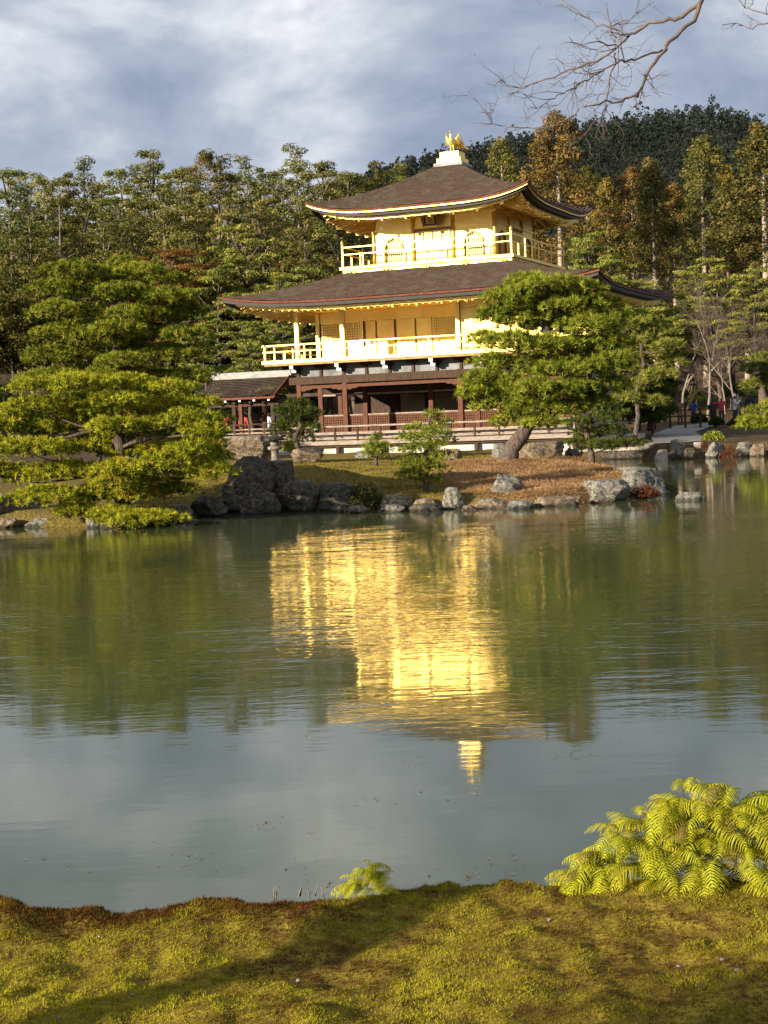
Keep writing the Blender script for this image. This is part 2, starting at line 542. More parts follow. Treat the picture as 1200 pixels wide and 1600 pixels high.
def ground_material():
    m, t, b, out = mat('island_ground')
    tcn = N(t, 'ShaderNodeTexCoord')
    def nz(sc, de=6.0):
        n = N(t, 'ShaderNodeTexNoise', Scale=sc, Detail=de, Roughness=.65)
        t.links.new(tcn.outputs['Object'], n.inputs['Vector'])
        return n
    def rmp(src, a, ca, b_, cb):
        r = N(t, 'ShaderNodeValToRGB')
        r.color_ramp.elements[0].position = a; r.color_ramp.elements[0].color = (*ca, 1)
        r.color_ramp.elements[1].position = b_; r.color_ramp.elements[1].color = (*cb, 1)
        t.links.new(src, r.inputs[0])
        return r.outputs[0]
    grass = rmp(nz(16, 9.0).outputs[0], .32, (.075, .062, .016), .68, (.30, .225, .055))
    needle = rmp(nz(22, 9.0).outputs[0], .32, (.10, .046, .018), .68, (.40, .245, .115))
    soil = rmp(nz(3).outputs[0], .35, (.055, .038, .022), .65, (.13, .092, .05))
    # fallen needles lie under the leaning pine; grass on the mound; bare soil far back
    def mask(cx, cy, r0, r1):
        sub = N(t, 'ShaderNodeVectorMath', operation='SUBTRACT')
        t.links.new(tcn.outputs['Object'], sub.inputs[0]); sub.inputs[1].default_value = (cx, cy, .6)
        sc = N(t, 'ShaderNodeVectorMath', operation='MULTIPLY')
        t.links.new(sub.outputs[0], sc.inputs[0]); sc.inputs[1].default_value = (1, .42, 0)
        ln = N(t, 'ShaderNodeVectorMath', operation='LENGTH')
        t.links.new(sc.outputs[0], ln.inputs[0])
        ad = N(t, 'ShaderNodeMath', operation='ADD')
        sm = N(t, 'ShaderNodeMath', operation='MULTIPLY_ADD')
        t.links.new(nz(1.3).outputs[0], sm.inputs[0]); sm.inputs[1].default_value = 2.4; sm.inputs[2].default_value = -1.2
        t.links.new(ln.outputs['Value'], ad.inputs[0]); t.links.new(sm.outputs[0], ad.inputs[1])
        mr = N(t, 'ShaderNodeMapRange')
        t.links.new(ad.outputs[0], mr.inputs['Value'])
        mr.inputs['From Min'].default_value = r0; mr.inputs['From Max'].default_value = r1
        return mr.outputs[0]
    mx = N(t, 'ShaderNodeMix', data_type='RGBA')
    t.links.new(mask(3.9, 36.5, 2.1, 3.3), mx.inputs[0]); t.links.new(needle, mx.inputs[6]); t.links.new(grass, mx.inputs[7])
    mx2 = N(t, 'ShaderNodeMix', data_type='RGBA')
    t.links.new(mask(-1.5, 44, 6.5, 12), mx2.inputs[0]); t.links.new(mx.outputs[2], mx2.inputs[6]); t.links.new(soil, mx2.inputs[7])
    t.links.new(mx2.outputs[2], b.inputs['Base Color'])
    b.inputs['Roughness'].default_value = .95
    b.inputs['Specular IOR Level'].default_value = .1
    bp = N(t, 'ShaderNodeBump', Strength=1.0, Distance=.12)
    t.links.new(nz(17, 9.0).outputs[0], bp.inputs['Height'])
    t.links.new(bp.outputs[0], b.inputs['Normal'])
    return m


xs = grid_axis([(-400, -60, 20), (-60, -16, 2), (-16, 18, .3), (18, 60, 2), (60, 400.1, 20)])
ys = grid_axis([(18, 29, 1.5), (29, 64, .3), (64, 120, 2), (120, 440.1, 12)])


def far_height(X, Y):
    d = np.zeros(X.shape)
    near = (np.abs(X) < 30) & (Y < 130)
    d[near] = vnoise(X[near], Y[near], .55, 3) * .09 + vnoise(X[near], Y[near], 2.1, 5) * .03
    return ground_z(X, Y, d)


height_sheet('ground', xs, ys, far_height, [ground_material()])

# near bank where the viewer stands
def near_edge(x):
    return 5.10 + .05 * np.sin(x * 3.1 + .6) + .04 * np.sin(x * 7.3) + .018 * np.sin(x * 17.0 + 1.) + .010 * np.sin(x * 41.0) + .008 * np.sin(x * 67 + 2)


def near_height(X, Y):
    e_ = near_edge(X)
    n = np.zeros(X.shape)
    nr = (np.abs(X) < 4) & (Y > 1.5)
    n[nr] = vnoise(X[nr], Y[nr], 1.6, 11) * .035 + vnoise(X[nr], Y[nr], 5.5, 12) * .024 + vnoise(X[nr], Y[nr], 14, 13) * .013
    top = .395 + n + .02 * np.exp(-((Y - e_ + .18) / .2) ** 2)
    return -.45 + (top + .45) * (1 - smooth(-.03, .55, Y - e_))


NEAR_SOIL = noise_mat('mossy_soil', (.075, .040, .013), (.30, .23, .03), 14, .95, bump=.02, bscale=60, spec=.1)
xs = grid_axis([(-60, -4, 4), (-4, -1.9, .12), (-1.9, 2.1, .03), (2.1, 4, .12), (4, 60.1, 4)])
ys = grid_axis([(-60, 0, 4), (0, 3, .3), (3, 6.0, .03), (6.0, 7.0, .25)])
height_sheet('mossy_bank', xs, ys, near_height, [NEAR_SOIL])


# ------------------------------------------------------------------ water
def water_material():
    m, t, b, out = mat('pond_water')
    tcn = N(t, 'ShaderNodeTexCoord')
    def nz(sc, stretch, de=3.0, ro=.5, dist=0.0, seed=0):
        mp = N(t, 'ShaderNodeMapping')
        mp.inputs['Scale'].default_value = stretch
        mp.inputs['Location'].default_value = (seed, seed * .7, 0)
        t.links.new(tcn.outputs['Object'], mp.inputs[0])
        n = N(t, 'ShaderNodeTexNoise', Scale=sc, Detail=de, Roughness=ro, Distortion=dist)
        t.links.new(mp.outputs[0], n.inputs['Vector'])
        return n.outputs[0]
    def mth(op, a, b_):
        n = N(t, 'ShaderNodeMath', operation=op)
        for i, q in enumerate((a, b_)):
            if isinstance(q, (int, float)):
                n.inputs[i].default_value = q
            else:
                t.links.new(q, n.inputs[i])
        return n.outputs[0]
    sp = N(t, 'ShaderNodeSeparateXYZ')
    t.links.new(tcn.outputs['Object'], sp.inputs[0])
    fc = N(t, 'ShaderNodeFloatCurve')
    # how ruffled the pond is with distance: calm by the far stones, light breeze mid-pond, calm near the bank
    mr = N(t, 'ShaderNodeMapRange')
    mr.inputs['From Min'].default_value = 4; mr.inputs['From Max'].default_value = 40
    t.links.new(sp.outputs['Y'], mr.inputs['Value'])
    cv = fc.mapping.curves[0]
    cv.points[0].location = (0, .10); cv.points[1].location = (1, .16)
    for px, v in ((.13, .10), (.22, .34), (.34, .75), (.55, .72), (.70, .34), (.78, .14)):
        cv.points.new(px, v)
    fc.mapping.update()
    t.links.new(mr.outputs[0], fc.inputs['Value'])
    patch = N(t, 'ShaderNodeMapRange')
    patch.inputs['From Min'].default_value = .36; patch.inputs['From Max'].default_value = .64
    patch.inputs['To Min'].default_value = .45; patch.inputs['To Max'].default_value = 1.25
    t.links.new(nz(.22, (1, 1.6, 1), 3.0, seed=4), patch.inputs['Value'])
    amp = mth('MULTIPLY', fc.outputs[0], patch.outputs[0])
    fine = mth('MULTIPLY', nz(5.5, (.55, 1.5, 1), 3.0, .55, .3), .0072)
    mid = mth('MULTIPLY', nz(1.7, (.5, 1.3, 1), 2.0, .5, .4, 9), .0095)
    tot = mth('MULTIPLY', mth('ADD', fine, mid), amp)
    swell = mth('MULTIPLY', nz(.5, (.6, 1.2, 1), 2.0, .5, .2, 17), .006)
    bp = N(t, 'ShaderNodeBump', Strength=1.0, Distance=1.0)
    t.links.new(mth('ADD', tot, swell), bp.inputs['Height'])
    t.links.new(bp.outputs[0], b.inputs['Normal'])
    setcol(b, (.054, .066, .027))
    b.inputs['Roughness'].default_value = .035
    b.inputs['IOR'].default_value = 1.66
    b.inputs['Specular IOR Level'].default_value = .5
    return m


wm = MB()
wm.add([(-140, 4.4, 0), (140, 4.4, 0), (140, 75, 0), (-140, 75, 0)], [(0, 1, 2, 3)])
wm.build('pond_water', water_material(), kind='structure')

# ------------------------------------------------------------------ the pavilion
pav = thing('pavilion', 'three storey golden pavilion with brown shingle roofs standing at the pond edge', 'pavilion', (BX, BY, 0), PHI)


class Roof:
    def __init__(s, a, b, z0, lift, ta, tb, ztop, p=1.18):
        s.a, s.b, s.z0, s.lift, s.ta, s.tb, s.zt, s.p = a, b, z0, lift, ta, tb, ztop, p

    def side(s, k, x, y):          # k-th side: 0 front, 1 right, 2 back, 3 left; (x along, y outwards)
        return [(x, -y), (y, x), (-x, y), (-y, -x)][k]

    def half(s, k):
        return (s.a, s.b, s.ta, s.tb) if k in (0, 2) else (s.b, s.a, s.tb, s.ta)

    def pt(s, k, u, t):
        ea, eb, ta, tb = s.half(k)
        A, B = ea + (ta - ea) * t, eb + (tb - eb) * t
        z = s.z0 + (s.zt - s.z0) * t ** s.p + s.lift * abs(u) ** 4.2 * (1 - t) ** 2
        x, y = s.side(k, u * A, B)
        return (x, y, z)

    def eave(s, k, u, inset, dz):
        ea, eb, _, _ = s.half(k)
        x, y = s.side(k, u * (ea - inset), eb - inset)
        return (x, y, s.z0 + s.lift * abs(u) ** 4.2 + dz)

    def surface(s, courses=44, nu=36):
        m = MB()
        for k in range(4):
            vs, fs = [], []
            ks = np.random.default_rng(k)
            for i in range(courses):
                t0, t1 = i / courses, (i + 1) / courses
                for j in range(nu + 1):
                    u = -1 + 2 * j / nu
                    jit = .008 * ks.normal()
                    p0, p1 = s.pt(k, u, t0), s.pt(k, u, t1)
                    vs.append((p0[0], p0[1], p0[2] + .042 + jit))
                    vs.append((p1[0], p1[1], p1[2] + .004))
            W = 2 * (nu + 1)
            for i in range(courses):
                for j in range(nu):
                    a = i * W + 2 * j
                    fs.append((a, a + 2, a + 3, a + 1))
                    if i + 1 < courses:
                        b = (i + 1) * W + 2 * j
                        fs.append((a + 1, a + 3, b + 2, b))
            m.add(vs, fs)
        return m

    def ring(s, i0, d0, i1, d1, nu=36, closed=True):
        """a band of rectangular section running round all four eaves: inset i0..i1, height d0..d1 below the eave line"""
        m = MB()
        prof = [(i0, d0), (i0, d1), (i1, d1), (i1, d0)]
        for k in range(4):
            vs, fs = [], []
            for j in range(nu + 1):
                u = -1 + 2 * j / nu
                vs += [s.eave(k, u, i, d) for i, d in prof]
            for j in range(nu):
                for q in range(4):
                    q2 = (q + 1) % 4
                    fs.append((j * 4 + q, (j + 1) * 4 + q, (j + 1) * 4 + q2, j * 4 + q2))
            m.add(vs, fs, False)
        return m

    def soffit(s, i0, d0, wa, wb, zw, nu=36):
        m = MB()
        for k in range(4):
            wx, wy = (wa, wb) if k in (0, 2) else (wb, wa)
            vs, fs = [], []
            for j in range(nu + 1):
                u = -1 + 2 * j / nu
                vs.append(s.eave(k, u, i0, d0))
                x, y = s.side(k, u * wx, wy)
                vs.append((x, y, zw))
            for j in range(nu):
                fs.append((2 * j, 2 * j + 1, 2 * j + 3, 2 * j + 2))
            m.add(vs, fs)
        return m

    def rafters(s, i0, d0, wa, wb, zw, step=.3, w=.08, h=.09):
        m = MB()
        for k in range(4):
            ea, eb, _, _ = s.half(k)
            wx, wy = (wa, wb) if k in (0, 2) else (wb, wa)
            n = int(2 * (ea - i0) / step)
            for j in range(n + 1):
                u = -1 + 2 * j / n
                p = Vector(s.eave(k, u, i0, d0))
                x, y = s.side(k, u * wx * .6 + u * (ea - i0) * .4 if abs(u * (ea - i0)) < wx else math.copysign(wx, u), wy)
                xx = u * (ea - i0)
                if abs(xx) <= wx:
                    x, y = s.side(k, xx, wy)
                    q = Vector((x, y, zw))
                else:                      # corner rafters stop at the hip
                    f = (abs(xx) - wx) / max(ea - i0 - wx, .01)
                    yy = wy + (eb - i0 - wy) * f
                    x, y = s.side(k, xx, yy)
                    c = Vector(s.eave(k, math.copysign(1, u), i0, d0))
                    q = Vector((x, y, zw + (c.z - zw) * f))
                if (p - q).length > .15:
                    m.bar(p + Vector((0, 0, -h * .6)), q + Vector((0, 0, -h * .6)), w, h)
        return m


# --- roofs
up = Roof(4.93, 4.93, 10.61, .51, .60, .60, 12.80, 1.22)
o_up = up.surface(32).build('upper_roof', SHINGLE, pav)
up.ring(0.0, .02, .30, -.055).build('eave_edge', EAVE_RED, o_up)
up.ring(.05, -.06, .30, -.125).build('eave_band', GOLD, o_up)
up.ring(.16, -.13, .54, -.255).build('eave_recess', BLACK_WOOD, o_up)
up.ring(.44, -.26, .52, -.375).build('fascia_board', GOLD, o_up)
up.soffit(.48, -.30, 2.78, 2.78, 10.72).build('soffit', GOLD, o_up)
up.rafters(.50, -.31, 2.8, 2.8, 10.70, .30).build('rafters', GOLD, o_up, kind='stuff')

lo = Roof(8.18, 6.71, 6.85, .41, 3.55, 3.55, 8.25, 1.15)
o_lo = lo.surface(26, 48).build('lower_roof', SHINGLE, pav)
lo.ring(0.0, .02, .30, -.06, 48).build('eave_edge', EAVE_RED, o_lo)
lo.ring(.06, -.065, .58, -.21, 48).build('eave_recess', BLACK_WOOD, o_lo)
lo.ring(.46, -.215, .54, -.345, 48).build('fascia_board', GOLD, o_lo)
lo.soffit(.50, -.28, 5.9, 4.29, 6.76, 48).build('soffit', GOLD, o_lo)
lo.rafters(.52, -.29, 5.92, 4.31, 6.74, .30).build('rafters', GOLD, o_lo, kind='stuff')
for roof, root, wx, wy, zz, step in ((up, o_up, 4.93, 4.93, -.38, 1.06), (lo, o_lo, 8.18, 6.71, -.35, 1.06)):
    for k in range(4):                     # carved bracket ends just under the fascia
        ea, eb, _, _ = roof.half(k)
        n = int(2 * (ea - .9) / step)
        for j in range(n + 1):
            u = (-1 + 2 * j / n) * (ea - .9) / ea
            p = Vector(roof.eave(k, u, .40, zz - .04)); q = Vector(roof.eave(k, u, 1.15, zz + .10))
            MB().bar(p, q, .10, .11).bar(p + (q - p) * .02, p + (q - p) * .3 + Vector((0, 0, -.06)), .07, .08).build('bracket_end', GOLD, root)

# --- roof finial under the phoenix
fb = MB()
fb.box(-.66, .66, -.66, .66, 12.66, 12.92)
o = fb.build('finial_base', RIDGE, pav)
fb = MB(); fb.box(-.54, .54, -.54, .54, 12.92, 13.14); fb.box(-.43, .43, -.43, .43, 13.14, 13.42)
fb.build('finial_plinth', GOLD, pav)


def railing(parent, mt, hx, hy, z0, rails, post_h, step, pw=.085, corner_h=None, sides=(0, 1, 2, 3), short=None):
    S = lambda k, x, y: [(x, -y), (y, x), (-x, y), (-y, -x)][k]
    for k in sides:
        A, B = (hx, hy) if k in (0, 2) else (hy, hx)
        for zr, th, over in rails:
            a, b = S(k, -A - over, B), S(k, A + over, B)
            dz = .006 * (k % 2)
            MB().bar((a[0], a[1], zr + dz), (b[0], b[1], zr + dz), th, th).build('rail', mt, parent)
        n = max(2, round(2 * A / step))
        for j in range(n):
            x, y = S(k, -A + 2 * A * j / n, B)
            h_ = post_h
            w_ = pw
            if j == 0:
                h_, w_ = corner_h or post_h, pw * 1.25
                m = MB(); m.box(x - w_ / 2, x + w_ / 2, y - w_ / 2, y + w_ / 2, z0, h_)
                if corner_h:
                    m.lathe([(.045, 0), (.075, .05), (.065, .12), (.02, .19), (.005, .22)], 8, (x, y, h_))
                m.build('corner_post', mt, parent)
                continue
            if short and j % 2:
                h_ = short
            MB().box(x - w_ / 2, x + w_ / 2, y - w_ / 2, y + w_ / 2, z0, h_).build('rail_post', mt, parent)


def lattice(parent, mt, back, x0, x1, z0, z1, y, cell=.12, t=.035, name='lattice', axis='x', sgn=-1):
    """crossed bars in a frame standing proud of a darker backing board"""
    M = None if axis == 'x' else Matrix(((0, -1, 0, 0), (1, 0, 0, 0), (0, 0, 1, 0), (0, 0, 0, 1)))
    m = MB()
    nx, nz = max(2, round((x1 - x0) / cell)), max(2, round((z1 - z0) / cell))
    for i in range(nx + 1):
        x = x0 + (x1 - x0) * i / nx
        w = t * (1.7 if i in (0, nx) else 1)
        m.box(x - w / 2, x + w / 2, y + sgn * .045, y, z0, z1, M)
    for i in range(nz + 1):
        z = z0 + (z1 - z0) * i / nz
        w = t * (1.7 if i in (0, nz) else 1)
        m.box(x0, x1, y + sgn * .041, y + sgn * .004, z - w / 2, z + w / 2, M)
    o = m.build(name, mt, parent)
    if back:
        b = MB(); b.box(x0, x1, y + min(0, -sgn * .03), y + max(0, -sgn * .03), z0, z1, M); b.build('backing', back, o)
    return o


# --- third storey
Z3, T3 = 8.40, 10.62
W3 = 2.74
TRIM = noise_mat('dark_gilt_shade_trim', (.20, .10, .022), (.34, .19, .045), 5, .5, metallic=.6)  # darker gilt for outlines; also stands in for shading on door stiles
WINDOW_PAPER = noise_mat('window_paper', (.33, .32, .32), (.42, .41, .40), 3, .8)
fl = MB(); fl.box(-3.79, 3.79, -3.79, 3.79, 8.0, 8.30)
sk = fl.build('balcony_skirt', GOLD, pav)
fl = MB(); fl.box(-3.9, 3.9, -3.9, 3.9, 8.303, 8.415); fl.build('balcony_floor', GOLD, pav)
railing(pav, GOLD, 3.78, 3.78, 8.415, ((9.25, .052, .0), (8.95, .042, 0)), 9.23, .95, .055, 9.36, short=8.95)
for k in range(4):                       # pierced metal fittings on the skirt
    for u in (-3.4, -1.7, 0, 1.7, 3.4):
        m = MB()
        for dx, dz, r in ((-.17, .0, .035), (-.09, .025, .03), (0, 0, .035), (.09, .025, .03), (.17, .0, .035), (.12, -.07, .028)):
            x, y = [(u + dx, -3.80), (3.80, u + dx), (-u - dx, 3.80), (-3.80, -u - dx)][k]
            m.tube([(x - (.03 if k in (0, 2) else 0), y - (.03 if k in (1, 3) else 0), 8.2 + dz), (x + (.03 if k in (0, 2) else 0), y + (.03 if k in (1, 3) else 0), 8.2 + dz)], r * .8, 6)
        m.build('skirt_fitting', GOLD, sk)
KATO = [(-.42, 8.62), (-.42, 9.12), (-.40, 9.25), (-.34, 9.40), (-.24, 9.50), (-.12, 9.55), (0, 9.62), (.12, 9.55), (.24, 9.50), (.34, 9.40), (.40, 9.25), (.42, 9.12), (.42, 8.62)]
for k in range(4):
    R = Matrix.Rotation(k * PI / 2, 4, 'Z')
    wl_ = link('wall', None, pav)
    wl_.rotation_euler.z = k * PI / 2
    # wall of horizontal boards, window and door openings left free
    zs = [8.415, 8.62, 9.12, 9.40, 9.62, 9.95, 10.28, 10.62]
    for (xa, xb, door) in ((-2.64, -.98, False), (-.82, .82, True), (.98, 2.64, False)):
        for z0, z1 in zip(zs[:-1], zs[1:]):
            spans = [(xa, xb)]
            if door and z0 < 9.9:
                spans = []
            elif not door and 8.6 < z1 <= 9.62 and z0 >= 8.6:
                c = (xa + xb) / 2
                spans = [(xa, c - .44), (c + .44, xb)]
            for a, b in spans:
                MB().box(a, b, -W3 - .002, -W3 + .08, z0 + .004, z1 - .004).build('wall_board', GOLD, wl_)
    MB().box(-2.66, 2.66, -W3 + .09, -W3 + .13, 8.42, 10.6).build('wall_core', GOLD, wl_)
    for x in (-W3, -.9, .9):
        m = MB(); m.tube([(x, -W3, 8.415), (x, -W3, 10.35)], .085, 12)
        m.box(x - .12, x + .12, -W3 - .12, -W3 + .12, 10.35, 10.45)
        m.box(x - .24, x + .24, -W3 - .10, -W3 + .10, 10.453, 10.55)
        m.box(x - .08, x + .08, -W3 - .30, -W3 + .10, 10.46, 10.56)
        m.build('column', GOLD, wl_)
    MB().box(-2.8, 2.8, -W3 - .07, -W3 + .07, 10.56, 10.70).build('head_beam', GOLD, wl_)
    MB().box(-2.8, 2.8, -W3 - .05, -W3 + .02, 9.90, 9.99).build('tie_rail', GOLD, wl_)
    for sx in (-1, 1):
        c = 1.81 * sx
        m = MB()
        # bell-shaped opening: frame, white paper behind, thin upright bars
        for (a, b) in zip(KATO[:-1], KATO[1:]):
            m.bar((c + a[0], -W3 - .03, a[1]), (c + b[0], -W3 - .03, b[1]), .05, .07, Vector((0, 1, 0)))
        fr = m.build('bell_window', TRIM, wl_)
        v = [(c + x * .98, -W3 + .05, z) for x, z in KATO]
        MB().add(v, [tuple(range(len(v)))]).build('paper', WINDOW_PAPER, fr)
        m = MB()
        for i in range(9):
            x = -.36 + .09 * i
            zt = np.interp(x, [p[0] for p in KATO[2:11]], [p[1] for p in KATO[2:11]]) if abs(x) < .4 else 9.2
            m.box(c + x - .015, c + x + .015, -W3 + .01, -W3 + .04, 8.64, zt - .02)
        m.box(c - .40, c + .40, -W3, -W3 + .035, 9.09, 9.13)
        m.build('window_bars', GOLD, fr)
        v = []
        for s_, e_ in ((-1, 1),):
            for z in (8.62, 9.62):
                pass
        # spandrel boards round the arch
        pts = [(x, z) for x, z in KATO[1:-1]]
        vs, fs = [], []
        for x, z in pts:
            vs.append((c + x, -W3 - .002, z)); vs.append((c + (math.copysign(.45, x) if abs(x) > .01 else 0), -W3 - .002, 9.625 if abs(x) < .43 else z))
        vs2 = []
        fs2 = []
        for i, (x, z) in enumerate(pts):
            vs2 += [(c + x, -W3 - .002, z), (c + x, -W3 - .002, 9.63)]
        for i in range(len(pts) - 1):
            fs2.append((2 * i, 2 * i + 2, 2 * i + 3, 2 * i + 1))
        MB().add(vs2, fs2).build('spandrel', GOLD, wl_)
    # double panelled door with a lattice transom
    MB().box(-.84, .84, -W3 - .04, -W3 + .06, 9.80, 9.88).build('door_lintel', TRIM, wl_)
    for i in range(4):
        x0 = -.82 + .41 * i
        d = MB(); d.box(x0 + .01, x0 + .40, -W3, -W3 + .05, 8.44, 9.78)
        d = d.build('door_leaf', GOLD, wl_)
        m = MB()
        for (za, zb) in ((8.5, 8.75), (8.82, 9.32)):
            m.box(x0 + .06, x0 + .35, -W3 - .012, -W3 - .003, za, zb)
        m.build('door_panel', GOLD, d)
        lattice(d, GOLD, BLACK_WOOD, x0 + .05, x0 + .36, 9.42, 9.72, -W3 - .035, .055, .02, 'transom_lattice')
# --- name plaque hung under the eave
pq = link('name_plaque', None, pav)
pq.location = (0.02, -W3 - .34, 10.02)
pq.rotation_euler.x = math.radians(14)
PLAQUE_GOLD = noise_mat('plaque_gold', (.62, .40, .08), (.72, .48, .11), 4, .5, metallic=.3)
PLAQUE_RED = noise_mat('plaque_wing', (.32, .10, .02), (.45, .16, .03), 4, .5, metallic=.4)
PLAQUE_DARK = noise_mat('plaque_frame', (.03, .015, .01), (.06, .03, .02), 4, .5)
MB().box(-.20, .20, -.02, .03, 0, .56).build('plaque_face', PLAQUE_GOLD, pq)
fr = MB(); fr.box(-.255, -.20, -.05, .03, -.055, .6); fr.box(.20, .255, -.05, .03, -.055, .6); fr.box(-.255, .255, -.052, .03, -.056, 0); fr.box(-.255, .255, -.052, .03, .56, .605)
fr.build('plaque_frame', PLAQUE_DARK, pq)
for s_ in (-1, 1):
    MB().add([(s_ * .26, -.06, .62), (s_ * .5, .04, .66), (s_ * .34, -.02, -.14), (s_ * .28, -.03, -.02), (s_ * .26, -.03, .62), (s_ * .5, .07, .66), (s_ * .34, .01, -.14), (s_ * .28, 0, -.02)],
             [(0, 1, 2, 3), (7, 6, 5, 4), (0, 4, 5, 1), (1, 5, 6, 2), (2, 6, 7, 3), (3, 7, 4, 0)]).build('plaque_wing', PLAQUE_RED, pq)
for i, ch in enumerate('究竟頂'):
    cu = bpy.data.curves.new('glyph', 'FONT')
    cu.body = ch; cu.size = .19; cu.extrude = .004; cu.align_x = 'CENTER'
    tmp = link('glyph', cu)
    me = bpy.data.meshes.new_from_object(tmp.evaluated_get(bpy.context.evaluated_depsgraph_get()))
    bpy.data.objects.remove(tmp)
    me.materials.clear(); me.materials.append(PLAQUE_DARK)
    g = link('plaque_character', me, pq)
    g.rotation_euler = (PI / 2, 0, 0); g.location = (0, -.026, .39 - .178 * i)

# --- second storey
Z2 = 4.565
m = MB(); m.box(-7.2, 7.2, -5.11, 5.11, 4.42, 4.56); m.build('balcony_floor', GOLD, pav)
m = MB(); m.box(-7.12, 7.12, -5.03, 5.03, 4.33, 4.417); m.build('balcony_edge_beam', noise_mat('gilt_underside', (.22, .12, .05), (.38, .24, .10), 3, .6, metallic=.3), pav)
railing(pav, GOLD, 7.08, 4.99, 4.56, ((5.20, .058, .14), (4.93, .045, .1)), 5.17, .93, .06, None, short=4.93)
COLS2 = [(-5.86, -4.25), (-3.70, -4.25), (1.53, -4.25), (3.68, -4.25), (5.86, -4.25), (-5.86, -2.1), (5.86, -2.1), (-5.86, 0), (5.86, 0), (-5.86, 2.1), (5.86, 2.1), (-5.86, 4.25), (5.86, 4.25), (-3.7, 4.25), (-1.5, 4.25), (.6, 4.25), (2.7, 4.25)]
for x, y in COLS2:
    m = MB(); m.box(x - .09, x + .09, y - .09, y + .09, 4.56, 6.75); m.build('column', GOLD, pav)


def boards(parent, a, b, zs, name='wall_board', th=.05, mt=None, gap=.004, off=0.0):
    """horizontal wall boards from plan point a to b"""
    a, b = Vector((*a, 0)), Vector((*b, 0))
    d = (b - a).normalized(); n = Vector((d.y, -d.x, 0))
    M = Matrix(((d.x, -n.x, 0, a.x), (d.y, -n.y, 0, a.y), (0, 0, 1, 0), (0, 0, 0, 1)))
    L = (b - a).length
    for z0, z1 in zip(zs[:-1], zs[1:]):
        MB().box(0, L, off - th / 2, off + th / 2, z0 + gap, z1 - gap, M).build(name, mt or GOLD, parent)


w2 = link('wall', None, pav)
zs = [4.57, 4.95, 5.3, 5.65, 6.0, 6.35, 6.72]
for a, b in (((1.63, -4.22), (3.58, -4.22)), ((3.78, -4.22), (5.76, -4.22)), ((5.83, -4.15), (5.83, -2.2)), ((5.83, -2.0), (5.83, -.1)), ((5.83, .1), (5.83, 2.0)), ((5.83, 2.2), (5.83, 4.15)),
             ((-5.83, 4.15), (-5.83, 2.2)), ((-5.83, 2.0), (-5.83, .1)), ((-5.83, -.1), (-5.83, -2.0)), ((5.76, 4.22), (-5.76, 4.22)), ((1.53, -2.1), (1.53, -4.15))):
    boards(w2, a, b, zs)
# recessed front wall of the open gallery
rw = link('recessed_wall', None, pav)
Yr = -2.1
MB().box(-5.76, 1.5, Yr - .06, Yr + .06, 6.2, 6.33).build('head_rail', GOLD, rw)
MB().box(-5.76, 1.5, Yr - .02, Yr + .04, 6.33, 6.74).build('frieze_board', GOLD, rw)
MB().box(-5.76, 1.5, Yr - .05, Yr + .06, 4.565, 4.64).build('sill_rail', GOLD, rw)
for x in (-3.74, -.52):
    MB().box(x - .07, x + .07, Yr - .07, Yr + .07, 4.64, 6.2).build('post', GOLD, rw)
for x0, x1 in ((-5.70, -3.84), (-.42, 1.45)):
    d = MB().box(x0, x1, Yr, Yr + .04, 4.64, 5.18).build('lower_panel', GOLD, rw)
    MB().box(x0, x1, Yr - .03, Yr + .03, 5.18, 5.25).build('panel_rail', GOLD, rw)
    lattice(rw, GOLD, BLACK_WOOD, x0 + .04, x1 - .04, 5.27, 6.18, Yr, .115, .045)
for x0, x1 in ((-3.66, -3.1), (-3.1, -2.2), (-2.2, -1.25), (-1.25, -.6)):
    yy = Yr + (.0 if int(x0 * 3) % 2 else .03)
    d = MB().box(x0 + .012, x1 - .012, yy, yy + .035, 4.64, 6.19).build('sliding_door', GOLD, rw)
    for a, b in ((x0 + .012, x0 + .07), (x1 - .07, x1 - .012)):
        MB().box(a, b, yy - .02, yy - .003, 4.65, 6.18).build('stile', TRIM if a == x0 + .012 else GOLD, d)  # left stile darker: shading put into its colour
MB().box(-5.9, 5.9, -4.33, -4.17, 6.62, 6.76).build('eave_beam', GOLD, pav)
MB().box(-5.9, -5.74, -4.16, 4.2, 6.62, 6.758).build('eave_beam', GOLD, pav)
MB().box(5.74, 5.9, -4.16, 4.2, 6.62, 6.758).build('eave_beam', GOLD, pav)
MB().box(-5.73, 1.5, -4.16, -2.16, 6.66, 6.74).build('gallery_ceiling', GOLD, pav)

# --- first storey
m = MB(); m.box(-6.0, 7.0, -6.20, 5.2, -.3, .78); m.build('plaster_base', PLASTER, pav)
m = MB(); m.box(-6.1, 7.1, -6.30, -6.0, -.3, .42); m.build('stone_footing', PALE_STONE, pav)
for j in range(7):                       # outer deck: long planks
    y0 = -6.42 + j * .19
    MB().box(-5.35, 6.95, y0, y0 + .18, 1.02 + .004 * (j % 2), 1.062 + .004 * (j % 2)).build('deck_plank', GREY_WOOD, pav)
MB().box(-5.4, 7.0, -6.5, -6.43, .90, 1.055).build('deck_edge', GREY_WOOD, pav)
MB().box(-5.4, 7.0, -6.36, -6.26, .80, .895).build('deck_joist', DARK_WOOD, pav)
for x in np.arange(-5.2, 7.0, 2.02):
    MB().box(x - .07, x + .07, -6.42, -6.31, -.1, .80).build('deck_post', DARK_WOOD, pav)
for j in range(4):
    z = 1.10 + .066 * j
    MB().box(-5.9, 6.3, -5.12 + .0, -5.06 + .002 * j, z, z + .058).build('floor_edge', GREY_WOOD, pav)
MB().box(-5.95, 6.35, -5.05, 4.6, 1.24, 1.36).build('inner_floor', GREY_WOOD, pav)
